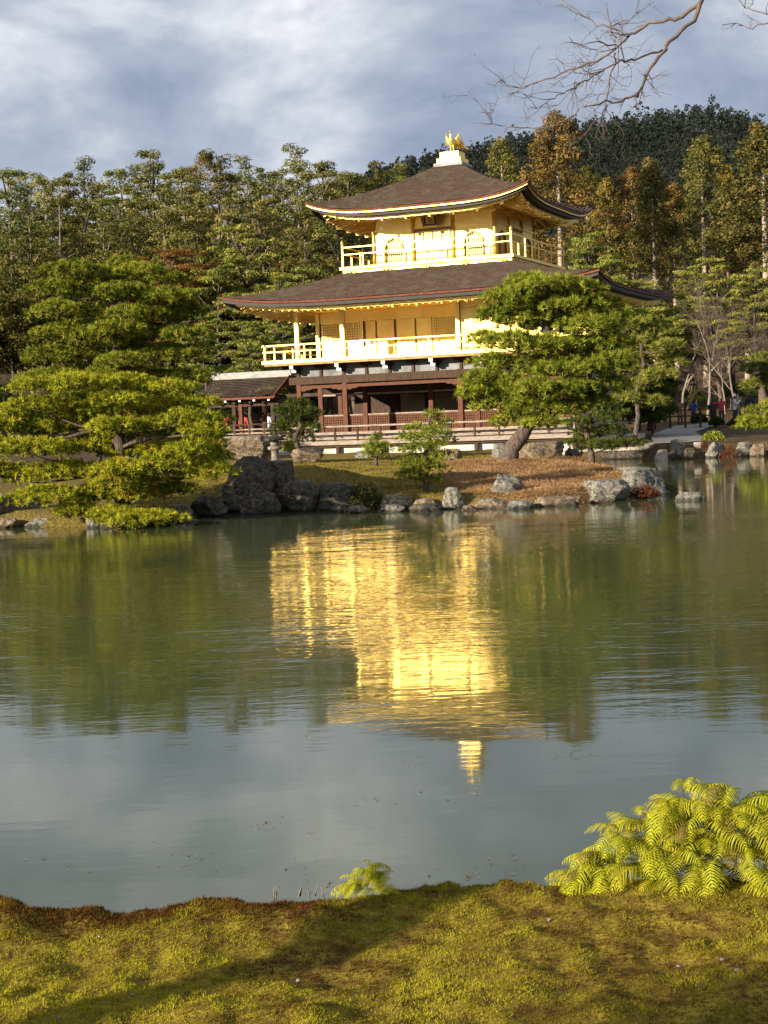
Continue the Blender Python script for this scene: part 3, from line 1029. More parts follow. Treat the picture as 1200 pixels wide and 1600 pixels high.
# low deck railing
xa, xb, ya = -5.32, 6.92, -6.38
MB().bar((xa - .1, ya, 1.66), (xb + .06, ya, 1.66), .07, .07).build('rail', GREY_WOOD, pav)
MB().bar((xa, ya, 1.40), (xb, ya, 1.40), .05, .05).build('rail', GREY_WOOD, pav)
MB().bar((xa, ya, 1.16), (xb, ya, 1.16), .05, .06).build('rail', GREY_WOOD, pav)
for i in range(13):
    x = xa + (xb - xa) * i / 12
    MB().box(x - .04, x + .04, ya - .04, ya + .04, 1.06, 1.63 if i < 12 else 1.78).build('rail_post', DARK_WOOD if i < 12 else GREY_WOOD, pav)
MB().bar((xb, ya, 1.66), (xb, -5.1, 1.66), .07, .07).build('rail', GREY_WOOD, pav)
MB().bar((xb, ya, 1.40), (xb, -5.1, 1.40), .05, .05).build('rail', GREY_WOOD, pav)
COLS1 = [(-5.86, -4.25), (-3.70, -4.25), (1.53, -4.25), (3.68, -4.25), (5.86, -4.25), (-5.86, -2.1), (-3.7, -2.1), (-.6, -2.1), (1.53, -2.1), (3.68, -2.1), (5.86, -2.1), (-5.86, 0), (5.86, 0), (-5.86, 2.1), (5.86, 2.1), (-5.86, 4.25), (5.86, 4.25)]
for x, y in COLS1:
    MB().box(x - .10, x + .10, y - .10, y + .10, 1.36, 3.85).build('column', RED_WOOD, pav)
for (y0, y1, za, zb, mt, nm) in ((-4.36, -4.14, 3.50, 3.82, DARK_WOOD, 'main_beam'), (-4.33, -4.17, 3.28, 3.44, RED_WOOD, 'arched_beam'), (-2.17, -2.03, 2.98, 3.06, GREY_WOOD, 'lintel_rail'), (-2.18, -2.02, 3.10, 3.30, DARK_WOOD, 'inner_beam')):
    xs_ = [-5.76, -3.80] if nm != 'lintel_rail' else [-5.76, -3.8]
    segs = [(-5.76, -3.8), (-3.6, 1.43), (1.63, 3.58), (3.78, 5.76)]
    if nm == 'main_beam':
        segs = [(-6.3, 6.3)]
    for a, b in segs:
        if nm == 'arched_beam':           # shallow arch with shouldered ends
            L = b - a
            prof = [(a, 3.44), (b, 3.44), (b, 3.22), (b - .18, 3.20), (b - .26, 3.26), (b - .42, 3.25), (b - .55, 3.31), (a + .55, 3.31), (a + .42, 3.25), (a + .26, 3.26), (a + .18, 3.20), (a, 3.22)]
            n = len(prof)
            MB().add([(x, y0, z) for x, z in prof] + [(x, y1, z) for x, z in prof], [tuple(range(n - 1, -1, -1)), tuple(range(n, 2 * n))] + [(i, (i + 1) % n, n + (i + 1) % n, n + i) for i in range(n)]).build(nm, mt, pav)
        else:
            MB().box(a, b, y0, y1, za, zb).build(nm, mt, pav)
for x in (-5.86, 5.86):
    MB().box(x - .11, x + .11, -4.13, 4.4, 3.5, 3.815).build('main_beam', DARK_WOOD, pav)
# plaster panels and bracket blocks under the balcony
edges = np.linspace(-5.86, 5.86, 12)
for i, (a, b) in enumerate(zip(edges[:-1], edges[1:])):
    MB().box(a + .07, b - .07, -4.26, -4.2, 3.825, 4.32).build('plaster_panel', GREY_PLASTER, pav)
for i, x in enumerate(edges):
    m = MB(); m.box(x - .06, x + .06, -4.32, -4.16, 3.825, 4.2)
    if i % 2 == 0:
        m.box(x - .10, x + .10, -4.75, -4.0, 4.02, 4.14); m.box(x - .08, x + .08, -4.98, -4.0, 4.18, 4.32); m.box(x - .22, x + .22, -4.4, -4.12, 4.141, 4.178)
    else:
        m.box(x - .24, x + .24, -4.42, -4.12, 4.2, 4.32)
    o = m.build('bracket', DARK_WOOD, pav)
    if i % 2 == 0:
        MB().box(x - .085, x + .085, -4.99, -4.982, 4.175, 4.325).box(x - .105, x + .105, -4.76, -4.752, 4.015, 4.145).build('white_end', WHITE_PAINT, o)
for y in np.linspace(-4.0, 4.4, 5):
    o = MB().box(-6.75, -5.95, y - .08, y + .08, 4.18, 4.32).build('bracket', DARK_WOOD, pav)
    MB().box(-6.76, -6.752, y - .085, y + .085, 4.175, 4.325).build('white_end', WHITE_PAINT, o)
    o = MB().box(5.95, 6.75, y - .08, y + .08, 4.18, 4.32).build('bracket', DARK_WOOD, pav)
    MB().box(6.752, 6.76, y - .085, y + .085, 4.175, 4.325).build('white_end', WHITE_PAINT, o)
MB().box(-5.75, 5.75, -4.1, 4.3, 3.42, 3.47).build('ceiling', DARK_WOOD, pav)
# lattice half walls between the inner columns
for a, b in ((-5.76, -3.8), (-3.6, -.7), (-.5, 1.43), (1.63, 3.58), (3.78, 5.76)):
    L = lattice(pav, RED_WOOD, DARK_WOOD, a + .03, b - .03, 1.40, 2.06, -2.1, .105, .05, 'lattice_screen')
    MB().box(a, b, -2.17, -2.03, 2.085, 2.15).build('top_rail', GREY_WOOD, L)
# interior: painted panels against a dark back wall
MB().box(-5.75, 5.75, 1.3, 1.4, 1.36, 3.42).build('back_wall', DARK_WOOD, pav)
for i, (a, b) in enumerate(((-3.4, -2.2), (-1.9, .2), (.5, 1.8), (2.1, 3.9), (4.1, 5.6))):
    MB().box(a, b, 1.24, 1.295, 1.5, 3.0).build('painted_panel', PAPER, pav)
for x in (-2.05, .35, 1.95, 4.0):
    MB().box(x - .1, x + .1, 1.08, 1.23, 1.36, 3.42).build('inner_post', DARK_WOOD, pav)
MB().box(5.75, 5.82, -1.9, 4.1, 1.37, 3.48).build('side_wall', PLASTER, pav)
for x in (-2.6, 2.4):                     # white brackets showing under the inner ceiling
    MB().bar((x, -3.3, 3.36), (x + .5, -3.1, 3.40), .08, .06).build('ceiling_bracket', WHITE_PAINT, pav)

# ------------------------------------------------------------------ phoenix
def skin_mesh(name, verts, edges_, radii, mats, root=0, sub=2, assign=None):
    me = bpy.data.meshes.new(name)
    me.from_pydata(verts, edges_, [])
    o = link(name, me)
    sm = o.modifiers.new('skin', 'SKIN')
    for i, r in enumerate(radii):
        sv = me.skin_vertices[0].data[i]
        sv.radius = (r, r) if not hasattr(r, '__len__') else r
        sv.use_root = (i == root)
    ss = o.modifiers.new('sub', 'SUBSURF'); ss.levels = sub; ss.render_levels = sub
    dg = bpy.context.evaluated_depsgraph_get()
    dg.update()
    res = bpy.data.meshes.new_from_object(o.evaluated_get(dg))
    bpy.data.objects.remove(o)
    res.materials.clear()
    for m_ in mats:
        res.materials.append(m_)
    for p in res.polygons:
        p.use_smooth = True
        p.material_index = assign(p.center) if assign else 0
    res.name = name
    return res


def bp(x, y, z):
    c, s = math.cos(PHI), math.sin(PHI)
    return Vector((BX + x * c - y * s, BY + x * s + y * c, z))


ph = thing('phoenix_statue', 'golden phoenix statue with raised wings standing on the roof top', 'statue', bp(0, 0, 13.42), PHI)
body = skin_mesh('bird_body', [(0, 0, .45), (0, -.08, .55), (0, -.13, .70), (-.0, -.12, .82), (0, -.14, .90), (0, -.22, .905), (0, .12, .42), (-.06, 0, .34), (-.065, .0, .16), (-.065, -.01, .02), (.06, 0, .34), (.065, 0, .16), (.065, -.01, .02), (-.065, -.09, .012), (.065, -.09, .012), (0, -.1, .98)],
                 [(0, 1), (1, 2), (2, 3), (3, 4), (4, 5), (0, 6), (0, 7), (7, 8), (8, 9), (0, 10), (10, 11), (11, 12), (9, 13), (12, 14), (4, 15)],
                 [.13, .10, .055, .045, .06, .015, .08, .055, .03, .025, .055, .03, .025, .02, .02, .012], [GOLD])
link('body', body, ph)
for s_ in (-1, 1):                        # raised wings: overlapping long feathers fanning back
    m = MB()
    for i in range(7):
        a = math.radians(66 - i * 13)
        r1 = .40 - .03 * i
        base = Vector((s_ * (.10 + .012 * i), .02 + .02 * i, .52 - .016 * i))
        tip = base + Vector((s_ * (math.cos(a) * r1 * .7 + .08), .06 + .05 * i, math.sin(a) * r1))
        mid = base.lerp(tip, .55) + Vector((s_ * .07, .02, .0))
        m.tube([base, base.lerp(mid, .6), mid, tip], [.026, .030, .030, .010], 6)
    m.build('wing', GOLD, ph)
m = MB()
for i in range(6):
    a = (i - 2.5) * .07
    m.tube([(0, .1, .42), (a + .06, .30, .45), (a * 2.0 + .16, .52, .36 - .03 * i), (a * 2.4 + .22, .62, .24 - .02 * i)], [.035, .045, .04, .012], 6)
m.build('tail', GOLD, ph)

# ------------------------------------------------------------------ small roofed annex on the left side
ax = thing('fishing_pavilion', 'small open sided annex with brown shingle roof and pale grey ridge beside the main hall', 'pavilion', (BX, BY, 0), PHI)
m = MB()
ex0, ex1, ef, eb_, zr, ze = -13.6, -9.0, -.6, 3.2, 4.12, 3.10
ny = 14
vs, fs = [], []
for side in (0, 1):
    for i in range(ny):
        for q in (0, 1):
            t = (i + q) / ny
            y = (ef + (1.3 - ef) * t) if side == 0 else (eb_ + (1.3 - eb_) * t)
            z = ze + (zr - ze) * (t ** 1.15)
            inx = .55 * t
            lift_ = .10 * (1 - t)
            vs += [(ex0 + inx, y, z + (.03 if q == 0 else .004) + lift_ * .5), (ex0 + inx + (ex1 - ex0 - inx) * .5, y, z + (.03 if q == 0 else .004)), (ex1, y, z + (.03 if q == 0 else .004) + lift_)]
for b0 in range(0, len(vs), 6):
    fs += [(b0, b0 + 1, b0 + 4, b0 + 3), (b0 + 1, b0 + 2, b0 + 5, b0 + 4)]
m.add(vs, fs)
ar = m.build('roof', SHINGLE, ax)
MB().box(ex0 - .02, ex1 + .02, ef - .03, ef + .12, ze - .06, ze + .035).box(ex1 - .0, ex1 + .06, ef, eb_, ze - .03, ze + .1).build('eave_edge', EAVE_RED, ar)
MB().bar((ex1 + .035, ef, ze + .06), (ex1 + .035, 1.3, zr + .05), .06, .12).bar((ex1 + .035, eb_, ze + .06), (ex1 + .035, 1.3, zr + .05), .06, .12).build('gable_edge', EAVE_RED, ar)
MB().box(ex0 + .45, ex1 + .1, 1.10, 1.5, zr - .06, zr + .12).box(ex0 + .4, ex1 + .05, 1.18, 1.42, zr + .123, zr + .25).box(ex0 + .36, ex0 + .6, 1.08, 1.52, zr - .05, zr + .34).build('ridge_cap', RIDGE, ar)
for x in np.linspace(ex0 + .5, ex1 - .3, 6):
    o = MB().box(x - .05, x + .05, ef + .06, ef + 1.2, ze - .16, ze - .07).build('rafter', DARK_WOOD, ax)
    MB().box(x - .055, x + .055, ef + .05, ef + .058, ze - .165, ze - .065).build('white_end', WHITE_PAINT, o)
for x in (-12.75, -11.1, -9.4):
    for y in (.1, 2.5):
        MB().box(x - .09, x + .09, y - .09, y + .09, .2, 3.2).build('post', DARK_WOOD if (x != -11.1) else RED_WOOD, ax)
for y in (.1, 2.5):
    MB().box(-13.0, -9.1, y - .06, y + .06, 2.72, 2.86).build('tie_beam', DARK_WOOD, ax)
MB().box(-13.1, -8.9, -.25, 2.9, 1.22, 1.32).build('floor', GREY_WOOD, ax)
MB().box(-13.0, -6.4, -.25, -.15, 1.05, 1.215).build('floor_edge', GREY_WOOD, ax)
for y in (-.15, 2.7):
    for z in (1.86, 1.62, 1.44):
        MB().bar((-12.9, y, z), (-9.0, y, z), .05, .05).build('rail', DARK_WOOD if z > 1.8 else GREY_WOOD, ax)
    for x in np.linspace(-12.9, -9.0, 6):
        MB().box(x - .035, x + .035, y - .035, y + .035, 1.32, 1.9).build('rail_post', DARK_WOOD, ax)
m = MB(); m.box(-9.0, -6.0, 0.0, 2.4, 3.05, 3.2); m.build('link_roof', SHINGLE, ax)
MB().box(-9.0, -6.0, .1, 2.3, 1.2, 1.3).build('link_floor', GREY_WOOD, ax)

# ------------------------------------------------------------------ rocks
ICO = None


def rock_mesh(seed, sx, sy, sz, mt, flat=0.0, rough=1.0):
    if sx > 1.2:
        rough = 1.15
    global ICO
    if ICO is None:
        b_ = bmesh.new()
        bmesh.ops.create_icosphere(b_, subdivisions=5, radius=1.0)
        ICO = (np.array([v.co[:] for v in b_.verts]), [[v.index for v in f.verts] for f in b_.faces])
        b_.free()
    rg = np.random.default_rng(seed)
    V = ICO[0].copy()
    for i in range(15):                       # split planes: broken faces
        n = unit(rg.normal(size=3))
        d = rg.uniform(.55, .88)
        k = V @ n - d
        V -= np.outer(np.maximum(k, 0) * .97, n)
    o = rg.uniform(-50, 50, 3)
    nn = np.array([mnoise.fractal(Vector(p * 1.7 + o), .9, 2.1, 5) for p in V])
    n3 = np.array([mnoise.ridged_multi_fractal(Vector(p * 2.6 + o), .9, 2.2, 4, .9, 2.0) for p in V])
    V += unit(V) * (nn * .09 + (n3 - 1.0) * .05)[:, None] * rough
    V[:, 2] = np.minimum(V[:, 2], .62 + V[:, 2] * .12)
    V *= np.array([sx / 2, sy / 2, sz / 2]) / np.abs(V).max(0)
    me = bpy.data.meshes.new('rock')
    me.from_pydata(V.tolist(), [], ICO[1])
    me.materials.append(mt)
    me.polygons.foreach_set('use_smooth', np.ones(len(me.polygons), bool))
    me.update()
    return me


def rock(name, u0, u1, vt, vb, y, label, mt, seed, deep=.9, sink=.22, rz=0.0, tilt=0.0, group=None, cat='rock'):
    uc = (u0 + u1) / 2
    b_, t_ = at(uc, vb, y), at(uc, vt, y)
    w, h = (u1 - u0) / FPX * y, max(t_.z - b_.z, .06)
    hz = h * (1 + sink * 2)
    o = link(name, rock_mesh(seed, w * 1.06, w * deep, hz, mt))
    o.location = (b_.x, y + w * deep * .3, t_.z - hz / 2)
    o.rotation_euler = (0, tilt, rz)
    return tag(o, label, cat, group)


ROCKS = [
    ('boulder', 338, 440, 713, 806, 33.5, 'largest dark boulder forming the shaded bluff at the water', ROCK_DARK, 11, 1.0, .2),
    ('boulder', 402, 470, 719, 800, 33.7, 'dark boulder wedged behind the two bluff boulders', ROCK_DARK, 51, 1.0, .2),
    ('boulder', 444, 512, 739, 806, 33.0, 'dark boulder right beside the largest bluff boulder at the water', ROCK_DARK, 12, .9, .22),
    ('boulder', 492, 556, 746, 806, 32.9, 'dark boulder at the right end of the bluff beside the dark bush', ROCK_DARK, 52, .9, .22),
    ('rock', 372, 440, 762, 808, 32.6, 'low dark rock at the waterline before the bluff boulders', ROCK_DARK, 53, .7, .25),
    ('rock', 296, 356, 766, 806, 32.5, 'low black rock at the waterline under the left pine', ROCK_DARK, 13, .9, .2),
    ('rock', 596, 650, 769, 803, 32.3, 'small brown grey rock at the water between dark bush and small pine', ROCK_BROWN, 14, .8, .2),
    ('rock', 691, 729, 751, 801, 31.9, 'upright pale grey rock standing at the water edge', ROCK, 15, .8, .25),
    ('rock', 764, 824, 739, 786, 32.7, 'slanting pale grey rock leaning on the needle covered slope', ROCK, 16, .7, .2, 0.3, .45),
    ('rock', 646, 692, 779, 801, 31.9, 'flat edging stone just left of the upright pale rock', ROCK_BROWN, 17, .8, .3),
    ('rock', 742, 806, 779, 801, 31.6, 'flat edging stone below the slanting pale rock', ROCK_BROWN, 18, .6, .3),
    ('rock', 826, 908, 772, 797, 31.6, 'long low edging stone between slanting rock and the large spit rocks', ROCK_BROWN, 19, .5, .3),
    ('rock', 902, 990, 743, 791, 32.6, 'broad wrinkled grey rock on the near side of the spit', ROCK, 20, .8, .25),
    ('rock', 958, 1042, 732, 779, 33.9, 'large lichen spotted rock at the tip of the spit', ROCK, 21, .8, .25),
    ('rock', 1056, 1106, 762, 789, 31.6, 'lone small rock standing in open water off the spit', ROCK, 22, .8, .4),
    ('boulder', 812, 892, 684, 728, 42.0, 'large triangular brown boulder behind the leaning pine trunk', ROCK_BROWN, 23, .8, .2),
    ('rock', 880, 908, 690, 730, 42.6, 'dark rock wedged right of the triangular boulder', ROCK_DARK, 24, .9, .2),
    ('rock', 770, 800, 692, 722, 43.0, 'grey rock half hidden behind the leaning pine trunk', ROCK, 25, .8, .2),
    ('rock', 696, 728, 697, 720, 46.0, 'small grey rock on the lawn before the deck', ROCK_BROWN, 26, .8, .2),
    ('boulder', 352, 428, 673, 710, 51.0, 'rounded brown boulder beside the stone lantern', ROCK_BROWN, 27, .9, .2),
    ('rock', 447, 505, 695, 714, 50.0, 'flat dark rock on the lawn right of the lantern', ROCK_BROWN, 28, .8, .3),
    ('rock', 553, 588, 700, 718, 54.0, 'small grey stone at the foot of the deck post', ROCK, 29, .8, .3),
    ('rock', 1042, 1076, 680, 722, 56.0, 'tallest upright pale stone on the right bank', ROCK, 31, .8, .25),
    ('rock', 1025, 1047, 702, 722, 55.4, 'white small stone at the foot of the tallest bank stone', PALE_STONE, 32, .9, .25),
    ('rock', 1066, 1087, 697, 722, 55.6, 'brown upright stone right of the tallest bank stone', ROCK_BROWN, 33, .8, .25),
    ('rock', 1084, 1104, 686, 720, 56.3, 'pale knobbly stone at the middle of the right bank', PALE_STONE, 34, .8, .25),
    ('rock', 1103, 1134, 686, 719, 55.9, 'speckled rounded stone left of the red leaved shrub', ROCK, 35, .8, .25),
    ('rock', 1148, 1177, 684, 718, 55.9, 'speckled rounded stone right of the red leaved shrub', ROCK, 36, .8, .25),
    ('rock', 1174, 1202, 693, 716, 55.6, 'brown stone at the right end of the bank row', ROCK_BROWN, 37, .8, .25),
    ('rock', 1206, 1246, 688, 714, 55.4, 'grey stone at the far right of the bank', ROCK, 38, .8, .25),
    ('rock', 32, 94, 803, 827, 31.4, 'flat pale stone at the waterline under the left pine', ROCK, 39, .6, .3),
    ('rock', 95, 134, 806, 825, 31.2, 'small pale stone at the waterline beside the flat pale stone', ROCK, 40, .7, .3),
    ('rock', -40, 34, 764, 815, 32.4, 'grey rock at the left picture edge above the water', ROCK, 41, .8, .2),
    ('rock', 36, 66, 772, 806, 33.0, 'pale narrow rock just behind the left pine', ROCK, 42, .8, .2),
    ('rock', 244, 300, 785, 815, 32.0, 'pale sloping rock beneath the lowest pine branch', ROCK_BROWN, 43, .8, .2),
]
erg = np.random.default_rng(333)
EDGE = [(560, 31.9), (612, 31.7), (668, 31.4), (735, 31.35), (812, 31.2), (880, 31.6), (12, 31.5), (150, 30.4), (180, 30.2), (240, 30.3), (286, 31.2), (530, 32.4), (1030, 34.2), (940, 32.0)]
for i, (u, y) in enumerate(sorted(EDGE)):
    w = erg.uniform(.35, .75) * FPX / y
    p = at(u, 800, y)
    vb = 800 + (p.z - (-.05)) * FPX / y
    ROCKS.append(('edging_stone', u - w / 2, u + w / 2, vb - erg.uniform(.16, .30) * FPX / y, vb, y, ['first', 'second', 'third', 'fourth', 'fifth', 'sixth', 'seventh', 'eighth', 'ninth', 'tenth', 'eleventh', 'twelfth', 'thirteenth', 'fourteenth'][i] + ' low edging stone from the left along the island waterline', (ROCK_BROWN, ROCK, ROCK_DARK)[i % 3], 500 + i, .8, .3, 0.0, 0.0, 'edging stones'))
for r in ROCKS:
    rock(*r[:6], r[6], r[7], r[8], *r[9:])

# stone landing and path at the right of the pavilion
ld = thing('stone_landing', 'low stone landing with pale edge slabs beside the pavilion', 'landing', (9.2, 58.6, 0), -.25)
MB().box(-1.6, 1.2, -.3, 1.6, -.4, .33).build('landing_block', ROCK_DARK, ld)
for i in range(4):
    MB().box(-1.65 + .72 * i, -.95 + .72 * i, -.36, .3, .334, .45).build('edge_slab', PALE_STONE, ld)
for i in range(5):
    MB().box(-3.6 + .5 * i, -3.14 + .5 * i, -.2 + .03 * (i % 2), .35, -.3, .28 + .03 * (i % 3)).build('edge_stone', PALE_STONE, ld)
PATH = noise_mat('path_gravel', (.15, .145, .135), (.26, .25, .235), 12, .95, bump=.01, bscale=30, spec=.1)
cl = [(11.0, 58.2, 1.8), (12.1, 61, 2.2), (12.9, 66, 2.2), (14.2, 73, 2.0), (17.4, 83, 2.4), (24, 90, 3.0), (34, 93, 3)]
vs, fs = [], []
for i in range(61):
    t = i / 60 * (len(cl) - 1)
    k = min(int(t), len(cl) - 2); f_ = t - k
    x = cl[k][0] * (1 - f_) + cl[k + 1][0] * f_; y = cl[k][1] * (1 - f_) + cl[k + 1][1] * f_; w = cl[k][2] * (1 - f_) + cl[k + 1][2] * f_
    for j in range(5):
        xx = x + (j / 4 - .5) * w
        vs.append((xx, y, G(xx, y) + .05))
for i in range(60):
    for j in range(4):
        a = i * 5 + j
        fs.append((a, a + 1, a + 6, a + 5))
MB().add(vs, fs, True).build('path', PATH, kind='structure')

# stone lantern
p = at(430, 708, 50)
ln = thing('stone_lantern', 'small grey stone lantern with broad cap on the lawn', 'lantern', (p.x, p.y, G(p.x, p.y)))
z0 = p.z - G(p.x, p.y)
MB().lathe([(.15, -.05), (.15, .05), (.13, .08), (.125, .40), (.14, .42)], 12).build('shaft', STONE, ln)
MB().lathe([(.14, .421), (.235, .46), (.25, .52), (.2, .56), (.14, .58)], 12).build('platform', STONE, ln)
m = MB(); m.lathe([(.13, .581), (.15, .60), (.15, .72), (.13, .74)], 6); m.build('light_box', STONE, ln)
MB().lathe([(.12, .741), (.34, .75), (.36, .79), (.26, .87), (.10, .93), (.06, .95)], 6).build('cap', ROCK_DARK, ln)
MB().lathe([(.05, .951), (.075, .98), (.05, 1.03), (.01, 1.06)], 8).build('jewel', STONE, ln)

# ------------------------------------------------------------------ pond-side pines with needle pads
def dome_tufts(c, rx, ry, rz, n, rg):
    r = np.sqrt(rg.uniform(0, 1, n)); a = rg.uniform(0, 2 * PI, n)
    lump = 1 + .16 * np.sin(a * 3 + rg.uniform(0, 6)) + .12 * np.sin(a * 7 + rg.uniform(0, 6))
    x, y = r * np.cos(a) * lump, r * np.sin(a) * lump
    top = np.sqrt(np.clip(1 - r ** 2, 0, 1))
    low = rg.uniform(0, 1, n) < .22
    z = np.where(low, rg.uniform(-.35, .3, n), top * rg.uniform(.55, 1.05, n))
    P = np.stack([x * rx, y * ry, z * rz], 1)
    P += rg.normal(size=P.shape) * .02
    D = unit(np.stack([x * .9, y * .9, .35 + .6 * top], 1))
    Nn = unit(np.stack([x * .9 / max(rx, .05), y * .9 / max(ry, .05), np.maximum(z, .1) / max(rz, .03) * .8], 1))
    return P + np.asarray(c), D, Nn


def hero_pine(name, label, y, trunk, pads, lmat, L=.10, W=.011, k=11, dens=230, seed=1, bark=BARK_PINE, group=None, ysq=.85, zf=1.25, lf=1.2):
    rg = np.random.default_rng(seed)
    k = int(k * 1.75)
    b0 = at(trunk[0][0], trunk[0][1], y)
    base = Vector((b0.x, b0.y, b0.z))
    root = thing(name, label, 'pine', base, 0, group)
    px2m = y / FPX
    tp = []
    for (u, v, r, *dy) in trunk:
        p = at(u, v, y + (dy[0] if dy else 0)) - base
        tp.append((p, r * px2m))
    tp[0] = (tp[0][0] - Vector((0, 0, .25)), tp[0][1] * 1.15)
    # smooth the trunk line a little
    pts, rad = [], []
    for i in range(len(tp) - 1):
        for q in range(4):
            t = q / 4
            pts.append(tp[i][0].lerp(tp[i + 1][0], t) + Vector(rg.normal(size=3)) * tp[i][1] * .12); rad.append(tp[i][1] * (1 - t) + tp[i + 1][1] * t)
    pts.append(tp[-1][0]); rad.append(tp[-1][1])
    m = MB(); m.tube(pts, rad, 9)
    m.build('trunk', bark, root)
    limbs = MB()
    T, var = [], []
    for i, (u, v, rw, rh, *dy) in enumerate(pads):
        d_ = dy[0] if dy else rg.uniform(-1, 1) * rw * px2m * .9
        c = at(u, v, y + d_) - base
        rx, rz = rw * px2m, rh * px2m
        ry = rx * ysq
        n = int(.95 * dens * PI * rx * ry * (1 + .5 * rz / max(rx, .01))) + 6
        P, D, Nn = dome_tufts((c.x, c.y, c.z - rz * .4), rx * 1.05, ry * 1.05, rz * zf, n, rg)
        T.append(tuft_tris(P, D, lf * L * rg.uniform(.85, 1.1), W * 1.5, k, rg, .78, Nn))
        pv = rg.uniform(-.10, .10)
        var.append(np.repeat(np.clip(rg.beta(1.6, 1.5, n) * .95 + pv + (rg.uniform(0, 1, n) > .965) * .4, 0, 1), k))
        # limb from the trunk to the pad, then twigs through it
        j = min(range(len(pts)), key=lambda q: (pts[q] - c).length + max(0, pts[q].z - c.z) * 1.6)
        s0 = pts[j]
        e0 = c + Vector((0, 0, -rz * .55))
        mid = s0.lerp(e0, .5) + Vector((rg.normal() * .10, rg.normal() * .1, rg.uniform(-.12, .05))) * max((e0 - s0).length, .3)
        r0 = min(rad[j] * .5, .014 + .012 * (e0 - s0).length)
        limbs.tube([s0, s0.lerp(mid, .55) + Vector(rg.normal(size=3)) * .02, mid, mid.lerp(e0, .6) + Vector(rg.normal(size=3)) * .03, e0], [r0, r0 * .85, r0 * .7, r0 * .5, r0 * .3], 6)
        for q in range(6):
            a = rg.uniform(0, 2 * PI)
            tip = c + Vector((math.cos(a) * rx * .85, math.sin(a) * ry * .85, -rz * .1))
            limbs.tube([e0, e0.lerp(tip, .5) + Vector((0, 0, -rz * .1)), tip], [r0 * .3, r0 * .22, .004], 4)
    limbs.build('limbs', bark, root)
    T = np.concatenate(T); var = np.concatenate(var)
    me = tri_mesh('crown', T, var, lmat)
    link('crown', me, root)
    return root


PADS_A = [(186, 622, 40, 13, -1.0), (176, 662, 40, 14, -1.0), (192, 728, 40, 14, -1.2), (178, 752, 36, 13, -1.1), (330, 735, 34, 18, -1.2), (300, 700, 40, 18, -1.4), (320, 670, 36, 16, -1.2), (260, 720, 46, 18, -1.4), (290, 650, 40, 16, -1.0), (105, 597, 72, 17), (190, 596, 50, 16), (255, 604, 52, 16), (55, 632, 55, 19), (140, 640, 58, 17), (225, 636, 52, 17), (300, 628, 38, 15), (22, 655, 45, 20), (95, 662, 52, 17), (180, 672, 50, 16), (250, 662, 52, 18), (318, 655, 38, 17),
          (50, 698, 62, 21), (130, 694, 56, 18), (210, 706, 50, 17), (275, 698, 46, 18), (325, 690, 30, 17), (30, 738, 55, 22), (105, 732, 58, 20), (185, 738, 52, 18), (255, 738, 44, 18), (315, 726, 36, 19),
          (75, 772, 56, 21), (150, 770, 56, 20), (215, 768, 44, 18), (268, 762, 34, 15), (120, 795, 34, 13), (222, 808, 58, 16, -.9), (178, 802, 36, 14, -.8), (345, 712, 22, 12), (0, 690, 40, 20), (-30, 730, 45, 22), (-25, 660, 40, 20)]
hero_pine('garden_pine', 'broad yellow green pine with flat layered pads overhanging the water', 31.0,
          [(196, 800, 13), (188, 770, 12), (180, 735, 11), (188, 700, 10), (182, 665, 9), (188, 630, 6), (180, 600, 3)], PADS_A, LEAF_PINE_Y, .105, .0115, 11, 250, 21, zf=.98, lf=1.0)
PADS_B = [(184, 452, 36, 14, -1.2), (178, 512, 38, 14, -1.2), (190, 562, 40, 14, -1.2), (112, 420, 40, 18), (160, 428, 44, 17), (215, 424, 46, 17), (255, 436, 36, 15), (85, 448, 38, 17), (135, 458, 46, 18), (195, 456, 50, 18), (262, 462, 44, 17), (92, 482, 40, 17), (150, 492, 50, 18), (215, 488, 50, 18), (275, 490, 38, 17), (302, 484, 24, 14),
          (95, 518, 42, 18), (155, 526, 46, 18), (225, 520, 48, 17), (285, 520, 38, 18), (80, 552, 44, 18), (140, 556, 48, 18), (205, 548, 48, 18), (265, 552, 48, 18), (308, 548, 24, 16), (110, 582, 52, 17), (185, 580, 52, 17), (250, 584, 48, 17), (300, 588, 34, 16), (60, 590, 36, 16), (250, 620, 50, 18), (120, 620, 50, 18), (190, 408, 22, 9)]
hero_pine('garden_pine', 'taller deep green pine rising behind the broad yellow green pine', 44.0,
          [(188, 720, 9), (190, 660, 9), (186, 610, 8), (178, 570, 7.5), (186, 530, 7), (180, 480, 6), (182, 440, 4), (176, 415, 2)], PADS_B, LEAF_PINE_G, .135, .014, 11, 165, 22, zf=1.05, lf=1.0)
PADS_C = [(828, 440, 32, 17), (868, 444, 42, 18), (905, 452, 34, 17), (795, 462, 34, 17), (842, 472, 44, 20), (895, 476, 46, 20), (940, 476, 30, 18), (772, 490, 28, 15), (815, 498, 42, 19), (868, 506, 46, 20), (920, 506, 44, 20), (960, 498, 26, 18),
          (758, 528, 24, 12), (800, 532, 38, 18), (850, 540, 44, 20), (905, 540, 46, 20), (952, 534, 32, 20), (770, 565, 34, 17), (822, 572, 44, 20), (880, 574, 48, 21), (935, 570, 40, 21), (968, 560, 22, 16), (748, 590, 30, 13), (790, 598, 40, 18), (845, 606, 46, 20), (902, 606, 44, 20), (950, 600, 30, 18),
          (738, 613, 24, 12), (775, 628, 38, 17), (828, 634, 42, 18), (880, 636, 40, 18), (925, 628, 30, 16), (800, 655, 34, 14), (842, 660, 28, 13)]
